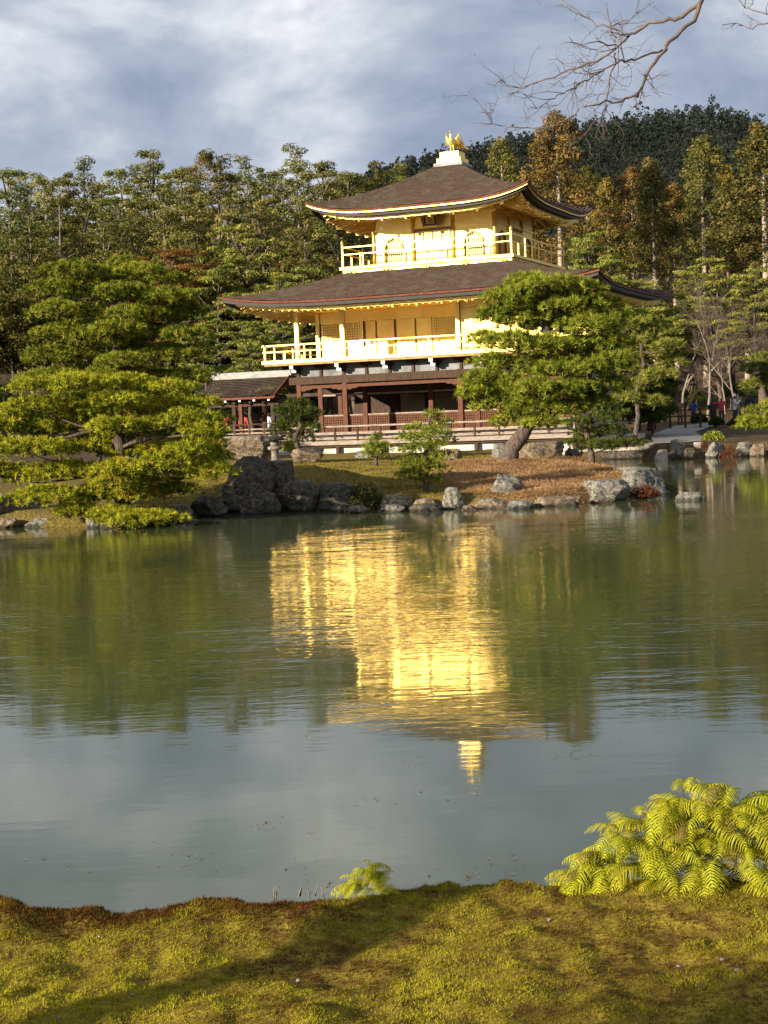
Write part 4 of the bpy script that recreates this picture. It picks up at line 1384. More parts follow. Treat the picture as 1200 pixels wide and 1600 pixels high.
hero_pine('garden_pine', 'large green pine with leaning trunk in front of the pavilion corner', 39.5,
          [(786, 722, 15), (800, 700, 13), (822, 674, 11.5), (838, 645, 10), (850, 610, 9), (846, 570, 8), (856, 530, 7), (850, 490, 5), (856, 455, 3)], PADS_C, LEAF_PINE_G, .135, .014, 12, 160, 23, zf=1.1, lf=1.2)
hero_pine('garden_pine', 'small pine with sparse tiers on the slope by the upright rock', 33.3,
          [(664, 762, 5), (668, 735, 4.2), (664, 712, 3.6), (672, 690, 3), (668, 668, 2), (674, 648, 1.2)],
          [(676, 648, 15, 9), (690, 662, 18, 8), (652, 668, 20, 8), (676, 676, 26, 9), (640, 684, 20, 8), (696, 690, 18, 8), (664, 698, 28, 9), (634, 704, 18, 7), (690, 712, 20, 8), (652, 722, 26, 9), (682, 732, 22, 8), (640, 742, 22, 8), (672, 750, 20, 7), (648, 735, 20, 7)], LEAF_PINE_G, .075, .008, 9, 330, 24)
hero_pine('young_pine', 'tiny young pine on the lawn before the deck', 43.0, [(588, 714, 2.5), (588, 695, 2), (588, 684, 1)], [(588, 684, 9, 8), (578, 696, 12, 8), (598, 697, 12, 8), (588, 706, 18, 8)], LEAF_PINE_G, .11, .011, 9, 260, 25)
hero_pine('garden_pine', 'dark low pine standing behind the stone lantern', 53.0, [(468, 706, 6), (460, 685, 5), (470, 665, 4), (465, 640, 2.5)],
          [(464, 632, 20, 10), (446, 644, 22, 10), (480, 646, 22, 11), (460, 660, 28, 11), (488, 668, 16, 9), (440, 672, 18, 8), (470, 684, 22, 9)], LEAF_PINE_D, .12, .013, 9, 150, 26)
hero_pine('garden_pine', 'dark pine with drooping branch over the inlet at the deck corner', 46.0, [(924, 735, 5), (926, 715, 5), (922, 700, 4.5), (915, 670, 4), (925, 640, 3)],
          [(905, 692, 26, 9), (940, 696, 30, 9), (975, 690, 26, 9), (920, 676, 26, 10), (955, 672, 24, 9), (900, 660, 24, 10), (940, 652, 26, 11), (925, 632, 24, 11), (965, 645, 18, 9)], LEAF_PINE_D, .125, .013, 9, 150, 27)
hero_pine('garden_pine', 'layered olive pine right of the leaning pine below the roof corner', 61.0, [(990, 691, 4), (997, 650, 3.6), (994, 615, 3.4), (1006, 570, 3), (1000, 530, 2.4), (1004, 500, 1.5)],
          [(1000, 500, 24, 11), (972, 510, 22, 11), (1032, 514, 24, 11), (1000, 528, 32, 11), (1045, 540, 22, 10), (975, 545, 24, 11), (1015, 555, 32, 11), (1050, 566, 20, 9), (985, 575, 28, 11), (1030, 585, 26, 10), (1000, 600, 30, 11), (985, 622, 26, 10), (1020, 628, 24, 9)], LEAF_RED_PINE, .18, .018, 10, 100, 28)
hero_pine('garden_pine', 'dark round pine left of the strolling visitors on the right', 70.0, [(1016, 665, 5), (1018, 640, 4), (1016, 610, 3)],
          [(1015, 598, 22, 13), (995, 612, 22, 13), (1036, 612, 20, 13), (1014, 626, 32, 14), (992, 640, 22, 12), (1038, 640, 18, 11), (1014, 652, 28, 11)], LEAF_PINE_D, .2, .02, 10, 85, 29)
hero_pine('garden_pine', 'light green low pine at the right picture edge on the bank', 60.0, [(1215, 690, 6), (1210, 665, 5), (1212, 640, 3)],
          [(1214, 628, 22, 7), (1190, 640, 24, 7), (1230, 645, 24, 8), (1180, 654, 26, 7), (1208, 664, 32, 7), (1168, 666, 18, 6), (1240, 670, 26, 8)], LEAF_PINE_G, .15, .016, 10, 80, 30)
hero_pine('garden_pine', 'small pine with three tiers among the right bank trees behind the visitors', 88.0, [(1196, 640, 5), (1192, 600, 4), (1196, 560, 2)],
          [(1195, 560, 22, 10), (1180, 575, 22, 10), (1210, 585, 24, 10), (1190, 600, 28, 10)], LEAF_RED_PINE, .22, .024, 9, 70, 31)

# ------------------------------------------------------------------ woodland trees (prototypes share their meshes)
def trunk_mb(H, r, rg, bend=.02, stubs=0, top=.97, s_lo=.25, s_hi=.7, s_len=1.6, n=9):
    m = MB()
    k = 9
    off = np.cumsum(rg.normal(size=(k, 2)) * bend * H / k, 0)
    off[0] = 0
    zz = np.linspace(-.03 * H, top * H, k)
    rr = r * (1 - np.linspace(0, 1, k) ** 1.1 * .88)
    rr[0] *= 1.25
    P = [Vector((off[i][0], off[i][1], zz[i])) for i in range(k)]
    m.tube(P, rr, n)
    for i in range(stubs):
        t = rg.uniform(s_lo, s_hi)
        q = t * (k - 1); a_ = int(q)
        p = P[a_].lerp(P[min(a_ + 1, k - 1)], q - a_)
        an = rg.uniform(0, 2 * PI); L = rg.uniform(.4, 1) * s_len
        e1 = p + Vector((math.cos(an) * L * .55, math.sin(an) * L * .55, rg.uniform(-.1, .25) * L))
        e2 = p + Vector((math.cos(an + .3) * L, math.sin(an + .3) * L, rg.uniform(-.2, .5) * L))
        m.tube([p, e1, e2], [r * .22, r * .14, r * .03], 4)
        if L > 1.2:
            m.tube([e1, e1 + Vector((math.cos(an - .7) * L * .4, math.sin(an - .7) * L * .4, .3 * L))], [r * .09, r * .02], 3)
    return m, P


def clumped(C, R, per, size, rg, flat=.65, shell=.45):
    """leaf triangles gathered in clumps with centres C and radii R"""
    n = len(C)
    Ck = np.repeat(C, per, 0); Rk = np.repeat(R, per)[:, None]
    d = unit(rg.normal(size=(n * per, 3)))
    rr = rg.uniform(shell, 1, (n * per, 1)) ** .6
    P = Ck + d * rr * Rk * np.array([1, 1, flat])
    s = rg.uniform(.55, 1.25, n * per) * size
    T = leaf_tris(P, s * 1.15, rg, .35, .40, d)
    var = np.clip(np.repeat(rg.uniform(-.32, .32, n), per) + rg.beta(2, 2, n * per) + (rg.uniform(0, 1, n * per) > .97) * .5, 0, 1)
    return T, var


def proto_cedar(seed, lm=None, wide=1.0):
    rg = np.random.default_rng(seed)
    H = 10.0
    m, P = trunk_mb(H, .15, rg, .012, 9, .96, .18, .5, 1.0, 8)
    n = 125
    t = rg.uniform(0, 1, n) ** .85
    prof = wide * 1.45 * (1 - t) ** .62 * (.65 + .35 * np.minimum(1, t * 5)) + .10
    a = rg.uniform(0, 2 * PI, n)
    r = prof * rg.uniform(.35, 1.0, n) * (1 + .30 * np.sin(a * 2 + t * 9 + seed) * rg.uniform(.3, 1, n))
    z = H * (.49 + .51 * t)
    C = np.stack([r * np.cos(a), r * np.sin(a), z], 1)
    R = .16 + .22 * rg.uniform(.5, 1, n) * (1.15 - t * .5)
    T, var = clumped(C, R, 95, .10, rg, .8)
    return m.mesh('cedar_trunk', BARK_CEDAR), tri_mesh('cedar_crown', T, var, lm or LEAF_CEDAR), H


def proto_tall(seed):
    """tall irregular conifer: open crown, dead lower limbs showing"""
    rg = np.random.default_rng(seed)
    H = 10.0
    m, P = trunk_mb(H, .11, rg, .04, 18, .95, .25, .6, 1.5, 7)
    C, R = [], []
    nb = 46
    for i in range(nb):
        t = i / nb
        z = H * (.30 + .68 * t) + rg.normal() * .12
        L = (1.85 * (1 - t) ** .8 + .16) * rg.uniform(.5, 1.1)
        a = i * 2.4 + rg.normal() * .4
        k = max(2, int(L * 3.4))
        for j in range(k):
            f = (j + 1) / k
            C.append((math.cos(a) * L * f + rg.normal() * .10, math.sin(a) * L * f + rg.normal() * .10, z + .16 * L * f + rg.normal() * .08))
            R.append(.17 + .20 * rg.uniform())
        if rg.uniform() < .6:
            p0 = P[min(int((z / (.97 * H)) * 8), 8)]
            m.tube([p0, (C[-1][0] * .5, C[-1][1] * .5, z + .05), C[-1]], [.03, .022, .006], 4)
    T, var = clumped(np.array(C), np.array(R), 125, .078, rg, .62)
    return m.mesh('conifer_trunk', BARK_TALL), tri_mesh('conifer_crown', T, var, LEAF_TALL), H


def proto_broad(seed, lm=None):
    rg = np.random.default_rng(seed)
    H = 10.0
    m, P = trunk_mb(H, .2, rg, .06, 6, .7, .2, .6, 1.5, 7)
    n = 120
    d = unit(rg.normal(size=(n, 3))); d[:, 2] = np.abs(d[:, 2]) * 1.1 - .25
    rr = rg.uniform(.45, 1, n)
    lump = 1 + .22 * np.sin(d[:, 0] * 4 + seed) + .2 * np.sin(d[:, 1] * 5 + seed * 2)
    C = d * (rr * lump)[:, None] * np.array([3.1, 3.1, 5.0]) + np.array([0, 0, 4.6])
    C[:, 2] = np.clip(C[:, 2], .7, 9.6)
    R = rg.uniform(.45, .85, n)
    T, var = clumped(C, R, 110, .20, rg, .75)
    return m.mesh('tree_trunk', BARK_DARK), tri_mesh('tree_crown', T, var, lm or LEAF_BROAD), H


def proto_red_pine(seed, lm=None):
    """mid-sized pine: bending stem and flat sprays"""
    rg = np.random.default_rng(seed)
    H = 10.0
    m, P = trunk_mb(H, .17, rg, .12, 4, .95, .2, .5, 1.5, 7)
    C, R = [], []
    nb = 20
    for i in range(nb):
        t = i / nb
        z = H * (.36 + .62 * t)
        p0 = P[min(int((z / (.97 * H)) * 8), 8)]
        L = (2.6 * (1 - t) ** .55 + .4) * rg.uniform(.5, 1.1)
        a = i * 2.4 + rg.normal() * .5
        tip = Vector((p0.x + math.cos(a) * L, p0.y + math.sin(a) * L, z + .25))
        m.tube([p0, p0.lerp(tip, .5) + Vector((0, 0, -.1)), tip], [.06, .045, .012], 5)
        k = max(2, int(L * 2.8))
        for j in range(k):
            f = .35 + .65 * (j + 1) / k
            for q in range(2):
                C.append((p0.x + math.cos(a) * L * f + rg.normal() * .28, p0.y + math.sin(a) * L * f + rg.normal() * .28, z + .28 * f + rg.normal() * .05 + .08))
                R.append(.30 + .22 * rg.uniform())
    T, var = clumped(np.array(C), np.array(R), 120, .11, rg, .34, .2)
    return m.mesh('pine_trunk', BARK_PINE), tri_mesh('pine_crown', T, var, lm or LEAF_RED_PINE), H


def proto_bare(seed, bark=BARK_PALE, twig=BARK_TWIG):
    rg = np.random.default_rng(seed)
    m, tw = MB(), MB()
    H = 10.0

    def grow(p, d, L, r, lev):
        n = 4
        pts, rad = [p], [r]
        q = p.copy(); dd = d.copy()
        for i in range(n):
            dd = (dd + Vector(rg.normal(size=3)) * .13 + Vector((0, 0, .05))).normalized()
            q = q + dd * L / n
            pts.append(q.copy()); rad.append(max(r * (1 - .42 * (i + 1) / n), .009))
        (m if lev < 3 else tw).tube(pts, rad, 8 if lev == 0 else (5 if lev < 3 else 3), lev < 2)
        if lev >= 5:
            return
        kids = (3, 4, 4, 5, 3)[lev]
        for c in range(kids):
            i = n if c == 0 else rg.integers(2, n + 1)
            ang = rg.uniform(.35, .85) if c else rg.uniform(.1, .35)
            ax_ = Vector(rg.normal(size=3)).cross(dd).normalized()
            nd = (Matrix.Rotation(ang, 3, ax_) @ dd)
            grow(pts[i], nd, L * rg.uniform(.58, .80), rad[i] * (.72 if c else .85), lev + 1)

    grow(Vector((0, 0, -.2)), Vector((.03, .02, 1)).normalized(), 3.6, .16, 0)
    return m.mesh('bare_trunk', bark), tw.mesh('bare_twigs', twig), H


LEAF_CEDAR_OLIVE = leaf_mat('olive_cedar_sprays', (.045, .050, .016), (.175, .165, .046), (.24, .16, .05), .25, .25)
LEAF_MIX = leaf_mat('olive_leaves', (.035, .040, .012), (.125, .110, .030), (.18, .12, .03), .28, .25)
PROTO = {
    'cedar': [proto_cedar(101, None, 1.1), proto_cedar(102, LEAF_CEDAR_OLIVE, .85), proto_cedar(103, None, 1.35), proto_cedar(104, LEAF_CEDAR_OLIVE, 1.2), proto_cedar(105, None, .9)],
    'tall': [proto_tall(s) for s in (201, 202, 203, 204, 205)],
    'broad': [proto_broad(s) for s in (301, 302, 303)] + [proto_broad(304, LEAF_MIX), proto_broad(305, LEAF_MIX)],
    'pine': [proto_red_pine(s) for s in (401, 402, 403)],
    'rusty': [proto_red_pine(411, LEAF_ORANGE)],
    'bare': [proto_bare(s) for s in (501, 502, 503)],
    'shrub': [proto_broad(s, LEAF_BUSH) for s in (601, 602, 603)],
}
NAMES = {'cedar': 'cedar_tree', 'tall': 'tall_conifer', 'broad': 'evergreen_tree', 'pine': 'pine_tree', 'rusty': 'rusty_pine_tree', 'bare': 'bare_tree', 'shrub': 'shrub'}
CATS = {'cedar': 'cedar', 'tall': 'conifer', 'broad': 'tree', 'pine': 'pine', 'rusty': 'pine', 'bare': 'tree', 'shrub': 'shrub'}
cnt = {}
trg = np.random.default_rng(99)


def plant(kind, u, vtop, y, label, group=None, w=1.0, var=None, crown='crown'):
    """a woodland tree whose top shows at photo pixel (u, vtop), y metres away, rooted on the ground there"""
    i = cnt.get(kind, 0); cnt[kind] = i + 1
    pr = PROTO[kind][(i if var is None else var) % len(PROTO[kind])]
    top = at(u, vtop, y)
    gz = G(top.x, top.y)
    s = max(top.z - gz, .5) / pr[2]
    root = thing(NAMES[kind], label, CATS[kind], (top.x, top.y, gz), float(trg.uniform(0, 6.28)), group)
    root.scale = (s * w, s * w, s)
    link('trunk', pr[0], root)
    link('twigs' if kind == 'bare' else crown, pr[1], root)
    return root


ORD = ['first', 'second', 'third', 'fourth', 'fifth', 'sixth', 'seventh', 'eighth', 'ninth', 'tenth', 'eleventh', 'twelfth', 'thirteenth', 'fourteenth', 'fifteenth', 'sixteenth', 'seventeenth', 'eighteenth', 'nineteenth', 'twentieth']


def row(kind, spec, phrase, group, w=1.0):
    for i, (u, v, y, *ww) in enumerate(spec):
        plant(kind, u, v, y, ORD[i] + ' ' + phrase, group, ww[0] if ww else w)


row('tall', [(-70, 262, 124), (12, 250, 118, 1.35), (70, 262, 132), (128, 250, 121, 1.35), (180, 258, 134), (236, 234, 122, 1.35), (285, 250, 133), (330, 220, 119, 1.35), (384, 248, 131), (418, 262, 138), (458, 230, 121, 1.35), (505, 240, 127), (545, 255, 136), (590, 255, 130)],
    'tall conifer from the left along the skyline left of the pavilion', 'skyline conifers left of the pavilion', 1.3)
row('tall', [(-20, 275, 142), (42, 270, 145), (98, 268, 146), (155, 272, 143), (208, 262, 147), (262, 262, 144), (308, 255, 148), (358, 258, 143), (400, 270, 146), (436, 268, 144), (482, 262, 147), (525, 268, 145), (570, 272, 148)],
    'distant conifer from the left filling the gaps of the left skyline', 'distant conifers of the left wood', 1.4)
row('tall', [(-40, 300, 110), (40, 320, 108), (95, 305, 112), (160, 310, 110), (210, 300, 113), (262, 312, 110), (310, 305, 112), (362, 300, 110), (410, 310, 113), (475, 318, 111), (525, 312, 114)],
    'conifer from the left in the lower row of the left wood', 'lower conifers left of the pavilion', 1.35)
row('cedar', [(690, 300, 112), (782, 220, 118, 1.0), (866, 178, 112, 1.1), (915, 262, 128, .9), (948, 282, 121), (985, 264, 130), (1016, 250, 119, 1.0), (1052, 288, 132), (1096, 216, 118, 1.05), (1132, 262, 128), (1162, 290, 122), (1188, 196, 116, 1.35), (1240, 230, 122), (1290, 240, 124)],
    'brown cedar from the left in the row right of the pavilion', 'cedars right of the pavilion')
row('tall', [(625, 258, 140), (662, 262, 146), (725, 268, 148), (815, 262, 148), (895, 318, 150), (960, 330, 146), (1035, 330, 152), (1075, 345, 150), (1125, 340, 152), (1160, 335, 150), (1215, 300, 150)],
    'olive conifer from the left in the back row behind the brown cedars', 'back row behind the cedars', 1.15)
row('broad', [(-60, 380, 104), (10, 400, 101), (60, 390, 106), (120, 372, 103), (180, 380, 106), (235, 372, 104), (300, 360, 106), (350, 372, 103), (455, 376, 105), (500, 372, 106), (550, 360, 104), (600, 380, 107)],
    'dark evergreen from the left in the middle of the left wood', 'dark evergreens left of the pavilion', 1.0)
row('broad', [(-90, 300, 150), (-30, 310, 156), (35, 305, 152), (95, 312, 155), (160, 306, 152), (225, 310, 156), (290, 304, 153), (350, 310, 155), (415, 306, 152), (480, 310, 155), (540, 306, 153)],
    'shaded evergreen from the left behind the skyline conifers', 'evergreens closing the left wood', 1.5)
row('broad', [(870, 400, 104), (925, 410, 106), (985, 420, 104), (1035, 440, 108), (1085, 430, 106), (1140, 400, 110), (1195, 400, 108), (1250, 390, 108)],
    'evergreen tree from the left under the cedars right of the pavilion', 'evergreens under the cedars', 1.1)
row('pine', [(385, 352, 96, 1.0), (340, 410, 94), (420, 425, 92), (475, 420, 95), (330, 480, 90), (390, 500, 86), (440, 505, 88)],
    'light green pine from the left behind the pavilion annex', 'light green pines behind the annex', 1.1)
row('pine', [(905, 362, 96, .9), (955, 382, 97), (1000, 440, 98), (1065, 415, 100), (1125, 400, 98, 1.1), (1185, 420, 96, 1.1), (1230, 430, 98)],
    'light green pine from the left at the right of the upper roof', 'light green pines right of the pavilion', 1.1)
row('shrub', [(-30, 600, 60), (30, 612, 56), (90, 620, 58), (330, 640, 66), (280, 625, 60), (225, 628, 57), (150, 622, 60)][:3] + [(150, 622, 60), (225, 628, 57), (280, 625, 60), (322, 640, 64)],
    'dark shrub from the left behind the two left pines', 'shrubs behind the left pines', 1.7)
plant('rusty', 250, 386, 99, 'rusty orange conifer between the deep green pine and the left wood', None, 1.3)
plant('rusty', 300, 392, 101, 'smaller rusty orange conifer beside the light green pine tops', None, 1.2)
row('bare', [(1100, 438, 93, .75), (1062, 452, 98, .7), (1150, 480, 92, .7), (1185, 500, 90, .6), (1130, 520, 96, .8), (1215, 470, 94, .7)],
    'leafless pinkish tree from the left beside the visitors on the right bank', 'bare trees on the right bank')
row('shrub', [(u, 560 + (i * 37) % 45, 92 + (i * 13) % 9) for i, u in enumerate(range(-40, 480, 62))],
    'evergreen shrub from the left below the left wood', 'shrubs below the left wood', 1.6)
row('shrub', [(u, 565 + (i * 29) % 40, 96 + (i * 7) % 8) for i, u in enumerate(range(880, 1300, 52))],
    'evergreen shrub from the left behind the visitors', 'shrubs behind the visitors', 1.5)
row('shrub', [(540, 500, 96), (600, 480, 98), (660, 470, 99), (720, 480, 98), (790, 470, 97)], 'shrub from the left hidden behind the pavilion galleries', 'shrubs behind the pavilion', 1.3)

# low red azalea and small shrubs among the bank stones
def low_shrub(name, label, u, vb, y, w, h, lm, seed, n=900, size=.05):
    rg = np.random.default_rng(seed)
    p = at(u, vb, y)
    root = thing(name, label, 'shrub', p)
    d = unit(rg.normal(size=(n, 3))); d[:, 2] = np.abs(d[:, 2])
    P = d * rg.uniform(.3, 1, (n, 1)) ** .5 * np.array([w / 2, w / 2.4, h])
    link('crown', tri_mesh('crown', leaf_tris(P, rg.uniform(.6, 1.2, n) * size, rg, .6), rg.uniform(0, 1, n), lm), root)
    m = MB()
    for i in range(7):
        a = rg.uniform(0, 6.28)
        m.tube([(0, 0, -.05), (math.cos(a) * w * .2, math.sin(a) * w * .2, h * .4), (math.cos(a) * w * .35, math.sin(a) * w * .35, h * .75)], [.012, .008, .003], 4)
    m.build('trunk', BARK_DARK, root)
    return root


low_shrub('bank_shrub', 'dark bush at the water between bluff boulder and small rock', 572, 800, 32.9, 1.05, .66, LEAF_BUSH, 69, 1800, .06)
low_shrub('azalea_shrub', 'russet leaved shrub at the foot of the lichen rock on the spit', 1008, 776, 33.0, .75, .26, LEAF_RED, 71)
low_shrub('azalea_shrub', 'red leaved shrub between the speckled stones on the right bank', 1141, 716, 55.6, .75, .5, LEAF_RED, 72)
low_shrub('azalea_shrub', 'small red shrub left of the speckled bank stone', 1101, 700, 55.5, .3, .3, LEAF_RED, 73, 300)
low_shrub('bank_shrub', 'light green low shrub above the right bank stones', 1115, 688, 58, .95, .38, LEAF_PINE_G, 74, 900, .07)
low_shrub('bank_shrub', 'small green plant at the foot of the stone lantern', 452, 705, 50.5, .5, .4, LEAF_PINE_Y, 75, 500, .07)
for i, (u, vb, y, w, h, lb) in enumerate([(1092, 660, 80, 1.0, .5, 'dark round shrub below the bare tree trunk'), (1165, 664, 79, 2.0, .55, 'dark broad shrub before the backpacked visitor'), (1120, 664, 79, .9, .45, 'dark small shrub before the pink jacket')]):
    low_shrub('bank_shrub', lb, u, vb, y, w, h, LEAF_BUSH, 76 + i, 900, .12)

# ------------------------------------------------------------------ far hill
hx = grid_axis([(-500, 500.1, 12)])
hy = grid_axis([(330, 900.1, 12)])


def hill_h(X, Y):
    u = 600 + X / 650 * FPX
    ridge = np.interp(u, [-1400, 0, 300, 450, 570, 650, 780, 900, 1080, 1150, 1230, 1500, 2600], [20, 30, 44, 64, 90, 96, 103, 108, 114, 106, 88, 64, 40])
    prof = smooth(330, 640, Y) * (1 - .5 * smooth(660, 900, Y))
    return 20 + (ridge - 20) * prof


height_sheet('hill', hx, hy, hill_h, [noise_mat('forest_floor', (.012, .014, .009), (.03, .03, .018), .05, .95)])


def hill_forest():
    rg = np.random.default_rng(5)
    n = 5200
    X = rg.uniform(-90, 260, n); Y = 350 + 300 * rg.uniform(0, 1, n) ** .7
    Z = hill_h(X, Y)
    kid = 64
    H = rg.uniform(5.5, 10.5, n) * np.where(rg.uniform(0, 1, n) > .93, 1.4, 1)
    R = H * rg.uniform(.26, .42, n)
    t = rg.uniform(0, 1, (n, kid)) ** 1.2
    a = rg.uniform(0, 2 * PI, (n, kid))
    prof = (1 - t ** 2) ** .6 * rg.uniform(.4, 1, (n, kid))
    P = np.stack([X[:, None] + R[:, None] * prof * np.cos(a), Y[:, None] + R[:, None] * prof * np.sin(a), Z[:, None] + H[:, None] * (.22 + .78 * t)], -1).reshape(-1, 3)
    s = np.repeat(H, kid) * rg.uniform(.06, .14, n * kid)
    T = leaf_tris(P, s, rg, .3, .6)
    var = np.clip(np.repeat(rg.uniform(0, .7, n), kid) + rg.uniform(0, .3, n * kid), 0, 1)
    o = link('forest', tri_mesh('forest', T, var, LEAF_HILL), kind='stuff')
    o['label'] = 'evergreen forest covering the far hill, cloud shade in its colour'; o['category'] = 'forest'


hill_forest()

# ------------------------------------------------------------------ visitors
SKIN = noise_mat('skin', (.45, .28, .20), (.55, .36, .26), 8, .6)
HAIR = noise_mat('black_hair', (.010, .008, .007), (.02, .016, .014), 30, .5)
TROUSER = noise_mat('dark_trousers', (.02, .02, .025), (.04, .04, .045), 8, .9)


def cloth(name, c):
    return noise_mat(name, tuple(q * .8 for q in c), tuple(min(q * 1.15, .9) for q in c), 9, .9)


def person_mesh(pose):
    V = [(0, 0, .93), (0, 0, 1.12), (0, 0, 1.34), (0, 0, 1.46), (0, -.01, 1.53), (0, -.015, 1.64), (-.09, 0, .86), (-.10, -.02, .48), (-.10, .02, .07), (-.10, -.12, .04), (.09, 0, .86), (.10, .03, .48), (.10, .05, .07), (.10, -.09, .04)]
    Ed = [(0, 1), (1, 2), (2, 3), (3, 4), (4, 5), (0, 6), (6, 7), (7, 8), (8, 9), (0, 10), (10, 11), (11, 12), (12, 13)]
    Rd = [(.15, .11), (.15, .11), (.17, .11), .06, .065, (.085, .10), .09, .065, .05, .03, .09, .065, .05, .03]
    arms = {'down': [[(-.19, 0, 1.38), (-.25, .02, 1.12), (-.25, -.05, .90), (-.25, -.08, .80)], [(.19, 0, 1.38), (.25, .02, 1.12), (.25, -.05, .90), (.25, -.08, .80)]],
            'photo': [[(-.19, 0, 1.38), (-.24, -.10, 1.15), (-.12, -.32, 1.36), (-.06, -.36, 1.42)], [(.19, 0, 1.38), (.24, -.10, 1.15), (.12, -.32, 1.36), (.06, -.36, 1.42)]],
            'point': [[(-.19, 0, 1.38), (-.25, .02, 1.12), (-.25, -.05, .90), (-.25, -.08, .80)], [(.19, 0, 1.38), (.42, -.12, 1.30), (.62, -.2, 1.36), (.70, -.22, 1.38)]]}[pose]
    for arm in arms:
        o = len(V)
        V += arm
        Ed += [(2, o), (o, o + 1), (o + 1, o + 2), (o + 2, o + 3)]
        Rd += [.075, .055, .042, .035]
    hands = [Vector(a[3]) for a in arms]

    def assign(c):
        if any((c - h_).length < .07 for h_ in hands):
            return 2
        if c.z > 1.48 and abs(c.x) < .13:
            return 3 if (c.y > -.07 or c.z > 1.70) else 2
        if c.z < .84 and abs(c.x) < .2:
            return 1
        return 0
    return skin_mesh('person', V, Ed, Rd, [TROUSER, TROUSER, SKIN, HAIR], 0, 2, assign)


POSES = {k: person_mesh(k) for k in ('down', 'photo', 'point')}
PEOPLE = [
    (1062, 622, 84, 'down', (.20, .12, .05), 'person in a long tan coat by the rail fence', 2.6, True),
    (1083, 623, 84, 'photo', (.03, .06, .22), 'person in a blue jacket next to the tan coat', 2.2, False),
    (1112, 624, 83, 'photo', (.02, .02, .024), 'person in dark clothes left of the pink jacket', 3.6, False),
    (1127, 619, 84, 'point', (.42, .06, .07), 'person in a pink red jacket stretching out an arm', 2.9, False),
    (1147, 616, 83, 'photo', (.60, .60, .60), 'person in a white jacket and hat among the visitors', 1.4, False),
    (1153, 612, 86, 'down', (.02, .02, .024), 'person in black behind the white jacket', 3.0, False),
    (1171, 613, 84, 'down', (.022, .026, .04), 'person in navy with a backpack at the right end of the visitors', 3.1, False),
    (356, 643, 80, 'down', (.40, .06, .04), 'person in a red jacket under the annex roof', .5, False),
    (366, 645, 81, 'photo', (.05, .03, .03), 'person in dark clothes beside the red jacket under the annex', 3.0, False),
    (380, 643, 80, 'down', (.35, .05, .05), 'person in a long red coat behind the annex rail', 2.8, True),
    (419, 643, 80, 'photo', (.6, .6, .6), 'person in a white top behind the annex rail', 2.0, False),
    (433, 640, 79, 'photo', (.10, .19, .36), 'person in a light blue shirt behind the annex rail', 4.0, False),
    (493, 650, 80, 'down', (.45, .45, .45), 'person in a grey top half hidden between annex and pavilion', 3.5, False),
]
for i, (u, v, y, pose, c, lb, rz, coat) in enumerate(PEOPLE):
    top = at(u, v, y)
    gz = G(top.x, top.y)
    s = max(1.45, min(1.85, top.z - gz)) / 1.76
    root = thing('person', lb, 'person', (top.x, y, top.z - 1.76 * s), rz, 'visitors')
    root.scale = (s, s, s)
    b_ = link('body', POSES[pose], root)
    cm = cloth('jacket_cloth', c)
    b_.material_slots[0].link = 'OBJECT'; b_.material_slots[0].material = cm
    if coat:
        MB().lathe([(.19, .45), (.20, .7), (.185, .95), (.19, 1.0)], 12).build('coat_skirt', cm, root)
    if 'backpack' in lb:
        m = MB(); m.box(-.15, .15, .11, .26, 1.0, 1.40); m.build('backpack', TROUSER, root)
    if 'hat' in lb:
        MB().lathe([(.15, 1.665), (.15, 1.675), (.105, 1.69), (.09, 1.77), (.03, 1.79)], 12).build('hat', WHITE_PAINT, root)
    # the ground the visitors stand on is level with their feet: a low gravel rise
fence = thing('rail_fence', 'dark timber rail fence in front of the visitors', 'fence', at(1078, 660, 79))
fb_ = fence.location.copy()
for z in (.34, .66):
    a, b = at(1000, 660, 79) - fb_, at(1118, 660, 79) - fb_
    MB().bar((a.x, 0, z), (b.x, 0, z), .07, .07).build('rail', DARK_WOOD, fence)
for i in range(6):
    x = a.x + (b.x - a.x) * i / 5
    MB().box(x - .05, x + .05, -.05, .05, -.5, .72).build('post', DARK_WOOD, fence)
fe = thing('side_gallery', 'pale timber side gallery rail beyond the dark pine right of the pavilion', 'railing', at(975, 662, 72))
fb_ = fe.location.copy()
for z, mt_ in ((.12, GREY_WOOD), (.40, GREY_WOOD), (.66, GREY_WOOD)):
    MB().bar((-1.6, 0, z), (1.5, 0, z), .08, .09).build('rail', mt_, fe)
for i in range(5):
    MB().box(-1.5 + .7 * i, -1.4 + .7 * i, -.04, .04, -.6, .7).build('post', DARK_WOOD, fe)

# ------------------------------------------------------------------ overhanging bare maple on the right
DY = 4.6
mp_root = thing('maple_tree', 'leafless maple reaching a thin branch into the top right sky', 'tree', (3.5, 4.5, .40))
mb_ = Vector((3.5, 4.5, .40))
rg = np.random.default_rng(77)


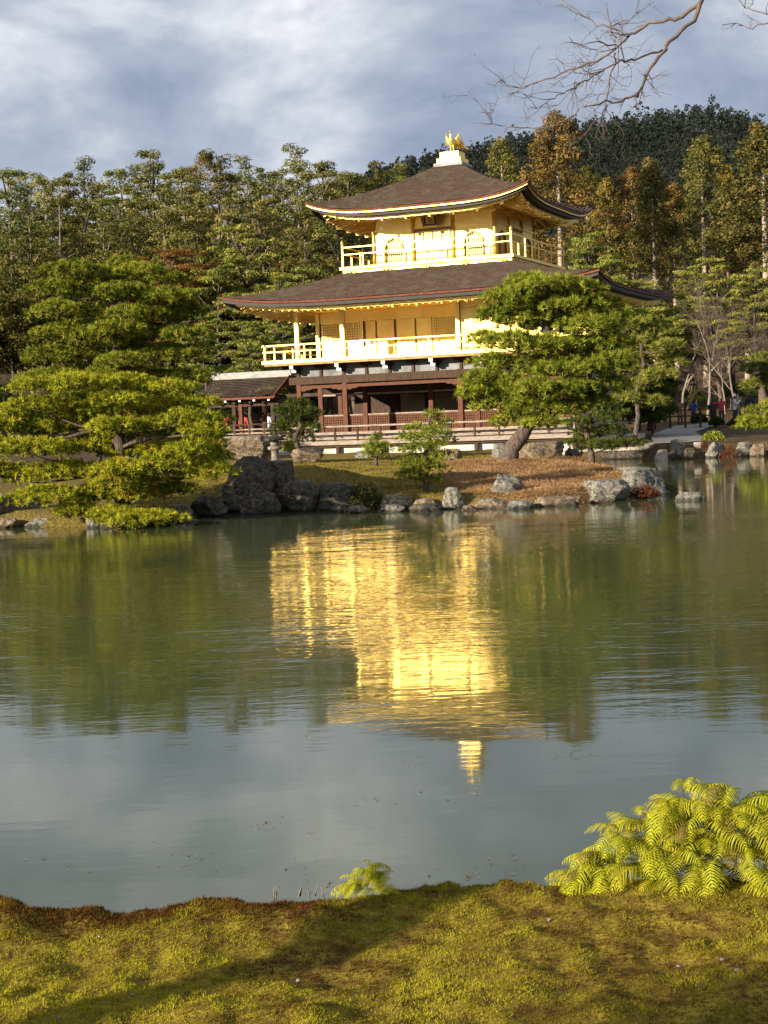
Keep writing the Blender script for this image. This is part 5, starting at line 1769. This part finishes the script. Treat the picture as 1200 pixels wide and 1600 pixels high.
def limb(ptsw, r0, r1, name='branch', n=6, twigs=0, tl=.16, jit=.003):
    pts = [Vector(p) - mb_ for p in ptsw]
    fine, rad = [], []
    for i in range(len(pts) - 1):
        for q in range(3):
            t = q / 3
            fine.append(pts[i].lerp(pts[i + 1], t) + Vector(rg.normal(size=3)) * jit)
    fine.append(pts[-1])
    rad = list(np.linspace(r0, r1, len(fine)) * (.72 if name == 'branch' else 1))
    o = MB().tube(fine, rad, n).build(name, BARK_TWIG, mp_root)
    if twigs:
        m = MB()

        def tw(p, d, L, r, lev):
            q = p; ps = [p]
            dd = d
            for _ in range(3):
                dd = (dd + Vector(rg.normal(size=3)) * .28).normalized()
                q = q + dd * L / 3
                ps.append(q)
            m.tube(ps, [r, r * .8, r * .6, r * .35], 4)
            if lev < 2:
                for _ in range(rg.integers(1, 4)):
                    k = rg.integers(1, 4)
                    nd = (dd + Vector((rg.normal() * .7, rg.normal() * .7, rg.normal() * .7))).normalized()
                    tw(ps[k], nd, L * rg.uniform(.45, .75), r * .65, lev + 1)
        for _ in range(int(twigs * .75)):
            k = int(rg.uniform(.25, 1) * (len(fine) - 1))
            k = min(k, len(fine) - 2)
            d0 = (fine[k + 1] - fine[k]).normalized()
            nd = (d0 + Vector((rg.normal() * .6, rg.normal() * .6, rg.normal() * .6))).normalized()
            tw(fine[k], nd, tl * rg.uniform(.5, 1.2), max(rad[k] * .45, .0012), 0)
        m.build('twig_sprays', BARK_TWIG, o)
    return fine


def PXL(seq, y0=DY, y1=None):
    y1 = y0 if y1 is None else y1
    n = len(seq)
    return [at(u, v, y0 + (y1 - y0) * i / (n - 1)) for i, (u, v) in enumerate(seq)]


m = MB()
m.tube([Vector((0, 0, -.4)), Vector((.02, 0, .6)), Vector((-.05, .03, 1.4)), Vector((-.02, .05, 2.2)), Vector((-.2, .05, 3.0))], [.15, .12, .11, .10, .07], 10)
m.build('trunk', BARK_PINE, mp_root)
J = at(1102, -6, DY)
limb([mb_ + Vector((-.2, .05, 2.98)), mb_ + Vector((-.9, .08, 3.5)), mb_ + Vector((-1.7, .1, 3.7)), Vector((J.x + .28, DY, J.z + .30)), J], .06, .0098, 'bough', 8)
limb(PXL([(1102, -6), (1085, 31), (1054, 57), (1035, 80), (1016, 107), (1004, 134), (997, 148), (978, 157), (951, 159), (909, 167)], DY, DY - .1), .0098, .0030, twigs=10, tl=.10)
limb(PXL([(1098, 2), (1066, 25), (1047, 33), (1016, 36), (993, 50), (974, 63), (955, 79), (932, 94), (901, 105), (866, 119), (832, 132), (805, 138), (782, 128)], DY, DY + .25), .0085, .0012, twigs=26, tl=.13)
limb(PXL([(1035, 79), (1008, 88), (985, 94), (962, 96), (939, 109), (920, 123), (901, 132), (886, 142), (866, 153), (847, 165), (824, 172)], DY, DY - .25), .0052, .0010, twigs=24, tl=.13)
limb(PXL([(960, 79), (960, 100), (953, 126), (949, 153), (943, 180), (941, 215)], DY + .05, DY + .15), .0045, .0010, twigs=8, tl=.10)
limb(PXL([(947, 165), (932, 188), (912, 211), (889, 232)], DY - .05, DY - .15), .0032, .0010, twigs=9, tl=.10)
limb(PXL([(905, 172), (886, 188), (855, 201), (809, 199), (771, 194), (763, 176)], DY - .1, DY), .0032, .0010, twigs=14, tl=.10)
limb(PXL([(974, 52), (955, 42), (949, 23), (949, 4)], DY + .05, DY + .15), .0035, .0012, twigs=5, tl=.10)
limb(PXL([(962, 44), (932, 38), (909, 23), (882, 4), (860, -14)], DY + .05, DY + .2), .0032, .0012, twigs=8, tl=.10)
limb(PXL([(960, 71), (932, 65), (901, 71), (889, 57)], DY + .1, DY), .0030, .0010, twigs=6, tl=.08)
limb(PXL([(955, 42), (978, 36), (1000, 15)], DY + .1, DY + .2), .0028, .0010, twigs=4, tl=.08)
limb(PXL([(1230, 30), (1200, 38), (1175, 45), (1152, 40)], DY, DY + .1), .0035, .0012, twigs=5, tl=.08)
limb(PXL([(1230, 18), (1198, 20), (1170, 15), (1155, 2)], DY, DY + .1), .0035, .0012, twigs=6, tl=.08)
A1 = at(1230, 24, DY)
limb([mb_ + Vector((-.9, .08, 3.5)), Vector((A1.x + .5, DY, A1.z + .25)), A1], .02, .004, 'bough', 6)

# a tree on the viewer's own bank, left and behind: its trunk throws the shadow across the moss
t2 = thing('garden_tree', 'slender tree left of the viewer whose trunk shadows the moss', 'tree', (-5.85, .43, .38))
m = MB(); m.tube([(0, 0, -.4), (.02, .01, .8), (-.03, .02, 1.5), (-.06, .07, 1.95), (-.42, .46, 2.6), (-1.0, 1.1, 3.6), (-1.5, 1.6, 5.4), (-1.6, 1.7, 7.2)], [.17, .135, .115, .11, .11, .10, .08, .05], 10)
m.build('trunk', BARK_PINE, t2)
tr3 = proto_broad(701)
o = link('crown', tr3[1], t2); o.location = (-1.6, 1.7, 6.2); o.scale = (.42, .42, .42)

t3 = thing('garden_tree', 'small leafy tree behind the viewer dappling the lower right moss', 'tree', (-5.23, -1.12, .38))
m = MB(); m.tube([(0, 0, -.4), (.03, .01, .6), (-.03, .03, 1.3), (.03, 0, 2.2)], [.07, .06, .05, .03], 9)
m.build('trunk', BARK_PINE, t3)
o = link('crown', tr3[1], t3); o.location = (0, 0, .95); o.scale = (.25, .25, .25)

# ------------------------------------------------------------------ ferns
def frond_mesh(seed):
    """one arching frond: a drooping midrib with two combs of narrow leaflets hanging from it"""
    rg = np.random.default_rng(seed)
    L, npin = 1.0, 19
    T, var = [], []
    bend = rg.uniform(1.7, 2.5)
    a0 = rg.uniform(.85, 1.15)
    p = np.array([0., 0., 0.]); ang = a0
    mid = [p.copy()]
    dirs = []
    for i in range(npin):
        t = i / npin
        ang = a0 - bend * t ** 1.15
        d = np.array([math.cos(ang), 0, math.sin(ang)])
        p = p + d * L / npin
        mid.append(p.copy()); dirs.append(d)
    side_v = np.array([0, 1., 0])
    for i in range(npin):
        d = dirs[i]
        up_ = np.array([-d[2], 0, d[0]])
        w = .009 * (1 - .7 * i / npin)
        a, b = mid[i], mid[i + 1]
        T += [[a - side_v * w, a + side_v * w, b], [b, b - side_v * w * .8, a - side_v * w]]
        var += [.25, .25]
    for i in range(3, npin):
        t = i / npin
        pl = .27 * math.sin(PI * min(1, (t * .92 + .10))) ** .75 * (1 - .25 * t) + .025
        d = dirs[i]; up_ = np.array([-d[2], 0, d[0]])
        for s_ in (-1, 1):
            q = mid[i]
            dr = unit(side_v * s_ * .85 + d * .42 + up_ * .12 + rg.normal(size=3) * .06)
            dn = np.array([0, 0, -1.])
            w = d * .0185 * (1.1 - .3 * t)
            v_ = rg.uniform(.35, .9)
            prev = q; pw = w
            for k in range(3):
                f = (k + 1) / 3
                e_ = q + dr * pl * f + dn * pl * .62 * f ** 2
                nw = w * (1 - f) ** .55 if k < 2 else w * 0.05
                T += [[prev - pw, prev + pw, e_ + nw], [prev - pw, e_ + nw, e_ - nw]]
                var += [v_, v_]
                prev, pw = e_, nw
    return tri_mesh('frond', np.array(T), np.array(var), LEAF_FERN)


FRONDS = [frond_mesh(800 + i) for i in range(8)]
DRY = []
for i in range(2):
    me = FRONDS[i].copy(); me.materials.clear(); me.materials.append(LEAF_FERN_DRY); DRY.append(me)


def fern_clump(name, label, c, rx, ry, h, n, L0, L1, seed, dry=0.05):
    rg = np.random.default_rng(seed)
    root = thing(name, label, 'fern', c)
    for i in range(n):
        a = rg.uniform(0, 2 * PI); r = math.sqrt(rg.uniform(0, 1))
        x, y = math.cos(a) * r * rx, math.sin(a) * r * ry
        z = h * max(0.04, 1 - r ** 2.4) * rg.uniform(.12, 1.0) ** .55
        L = rg.uniform(L0, L1)
        out_a = math.atan2(math.sin(a) * r * .8 - .55 + rg.normal() * .45, math.cos(a) * r + rg.normal() * .5)
        me = DRY[i % 2] if rg.uniform() < dry else FRONDS[int(rg.integers(0, 8))]
        o = link('frond', me, root)
        o.location = (x - math.cos(out_a) * L * .30, y - math.sin(out_a) * L * .30, z - L * .30)
        o.rotation_euler = (rg.normal() * .15, rg.normal() * .18 + .05, out_a)
        o.scale = (L, L * rg.uniform(.85, 1.1), L)
    return root


cF = at(1035, 1380, 5.02)
zb = .41
fern_clump('fern_clump', 'large yellow green fern clump at the edge of the moss bank', (1.13, 5.09, zb - .03), .58, .18, .40, 520, .15, .25, 31, .06)
fern_clump('fern', 'small fern tuft on the bank edge left of the large clump', (-.095, 5.13, .42), .075, .04, .10, 44, .09, .15, 32, 0)

# ------------------------------------------------------------------ moss
def moss():
    rg = np.random.default_rng(41)
    n = 150000
    X = rg.uniform(-2.0, 2.3, n); Y = rg.uniform(3.25, 5.62, n)
    Y = np.minimum(Y, near_edge(X) + .42)
    Z = near_height(X, Y)
    pn = vnoise(X, Y, 2.3, 21) * .5 + vnoise(X, Y, 6.5, 22) * .42 + vnoise(X, Y, 19, 23) * .25
    rim = smooth(-.42, -.05, Y - near_edge(X)) * smooth(.9, -1.0, X)
    v0 = np.clip(.55 + pn * 1.45 - rim * .7, 0, 1)
    k = 5
    P = np.stack([X, Y, Z - .003], 1)
    D = unit(np.stack([rg.normal(size=n) * .35, rg.normal(size=n) * .35 - .05, np.ones(n)], 1))
    Ls = rg.uniform(.0075, .0145, n) * (1 + .5 * np.clip(pn, -.5, 1)) * (1 + rim * .6)
    T = tuft_tris(P, D, Ls, .0036, k, rg, .8)
    var = np.clip(np.repeat(v0, k) + rg.normal(size=n * k) * .13, 0, 1)
    o = link('moss', tri_mesh('moss', T, var, LEAF_MOSS), kind='stuff')
    o['label'] = 'yellow green and russet moss covering the near bank'; o['category'] = 'moss'


moss()
PEBBLE = noise_mat('pale_pebble', (.12, .115, .10), (.22, .21, .19), 20, .8)
for i, (u, v, lb) in enumerate([(155, 1462, 'pale pebble in the moss at the upper left of the bank'), (208, 1557, 'pale pebble in the moss near the lower left corner'), (466, 1528, 'grey pebble lying beside the long shadow on the moss'),
                                (92, 1590, 'pale pebble at the very bottom left of the moss'), (1080, 1389, 'white pebble in the moss right under the fern clump'), (858, 1440, 'pebble at the upper end of the long shadow'),
                                (1060, 1497, 'leftmost pebble of the three on the right of the moss'), (1128, 1496, 'middle pebble of the three on the right of the moss'), (1152, 1520, 'lowest pebble of the three on the right of the moss')]):
    p = on_z(u, v, .41)
    x, y = p.x, p.y
    z = float(near_height(np.array([[x]]), np.array([[y]]))[0, 0])
    o = link('pebble', rock_mesh(900 + i, .014, .011, .010, PEBBLE))
    o.location = (x, y, z + .010)
    tag(o, lb, 'pebble', 'pebbles in the moss')
# dry reed stubs at the bank edge
rs = thing('reed_stubs', 'dry whitish reed stubs on the bank edge beside the small fern', 'reeds', (-.33, 5.16, .40))
rg = np.random.default_rng(55)
for i in range(9):
    x = rg.uniform(-.12, .2)
    MB().tube([(x, rg.uniform(-.03, .05), -.03), (x + rg.normal() * .008, .01, rg.uniform(.005, .025))], [.0025, .0015], 4).build('stub', BARK_PALE, rs)


def island_cover():
    rg = np.random.default_rng(61)
    n = 60000
    X = rg.uniform(-5.5, 7, n); Y = 31 + 20 * rg.uniform(0, 1, n) ** 1.3
    ok = shore_dist(X, Y) > .12
    X, Y = X[ok], Y[ok]
    lit = np.hypot(X - 3.9, (Y - 36.5) * .42) + vnoise(X, Y, 1.3, 8) * 1.0
    Z = far_height(X, Y)
    for nm, m_, mt, lb, L, W, sp in (('grass', lit > 2.7, LEAF_LAWN, 'short yellowing lawn grass on the island mound', .045, .014, .7), ('fallen_needles', lit <= 2.7, LEAF_LITTER, 'orange brown fallen pine needles under the leaning pine', .075, .012, 3.0)):
        P = np.stack([X[m_], Y[m_], Z[m_] + .004], 1)
        D = np.tile(np.array([0, 0, 1.0]), (len(P), 1))
        T = tuft_tris(P, D, L, W, 3, rg, sp)
        T[:, :, 2] = np.maximum(T[:, :, 2], np.repeat(P[:, 2], 3)[:, None] - .002)
        o = link(nm, tri_mesh(nm, T, np.clip(np.repeat(.5 + vnoise(P[:, 0], P[:, 1], 1.7, 31) * .5, 3) + rg.normal(size=len(T)) * .2, 0, 1), mt), kind='stuff')
        o['label'] = lb; o['category'] = 'grass' if nm == 'grass' else 'needles'


island_cover()


def debris():
    rg = np.random.default_rng(88)
    C = [on_z(600, 1250, 0), on_z(655, 1190, 0), on_z(650, 1132, 0), on_z(790, 1352, 0), on_z(500, 1350, 0), on_z(100, 1350, 0), on_z(740, 1370, 0), on_z(480, 1380, 0), on_z(300, 1340, 0), on_z(900, 1180, 0), on_z(430, 1290, 0)]
    P = []
    for c in C:
        k = int(rg.integers(10, 26))
        P.append(np.stack([c.x + rg.normal(size=k) * .10, c.y + rg.normal(size=k) * .10, np.full(k, .0035)], 1))
    P.append(np.stack([rg.uniform(-3, 3.5, 260), rg.uniform(5.6, 22, 260), np.full(260, .0035)], 1))
    P = np.concatenate(P)
    n = len(P)
    a = rg.uniform(0, 2 * PI, n); L = rg.uniform(.008, .03, n); w = L * rg.uniform(.12, .5, n)
    dx, dy = np.stack([np.cos(a), np.sin(a), a * 0], 1), np.stack([-np.sin(a), np.cos(a), a * 0], 1)
    T = np.stack([P - dx * L[:, None] * .5, P + dy * w[:, None], P + dx * L[:, None] * .5], 1)
    o = link('floating_leaves', tri_mesh('floating_leaves', T, rg.uniform(0, 1, n), LEAF_LITTER), kind='stuff')
    o['label'] = 'scattered brown leaf bits floating on the near pond'; o['category'] = 'leaves'


debris()
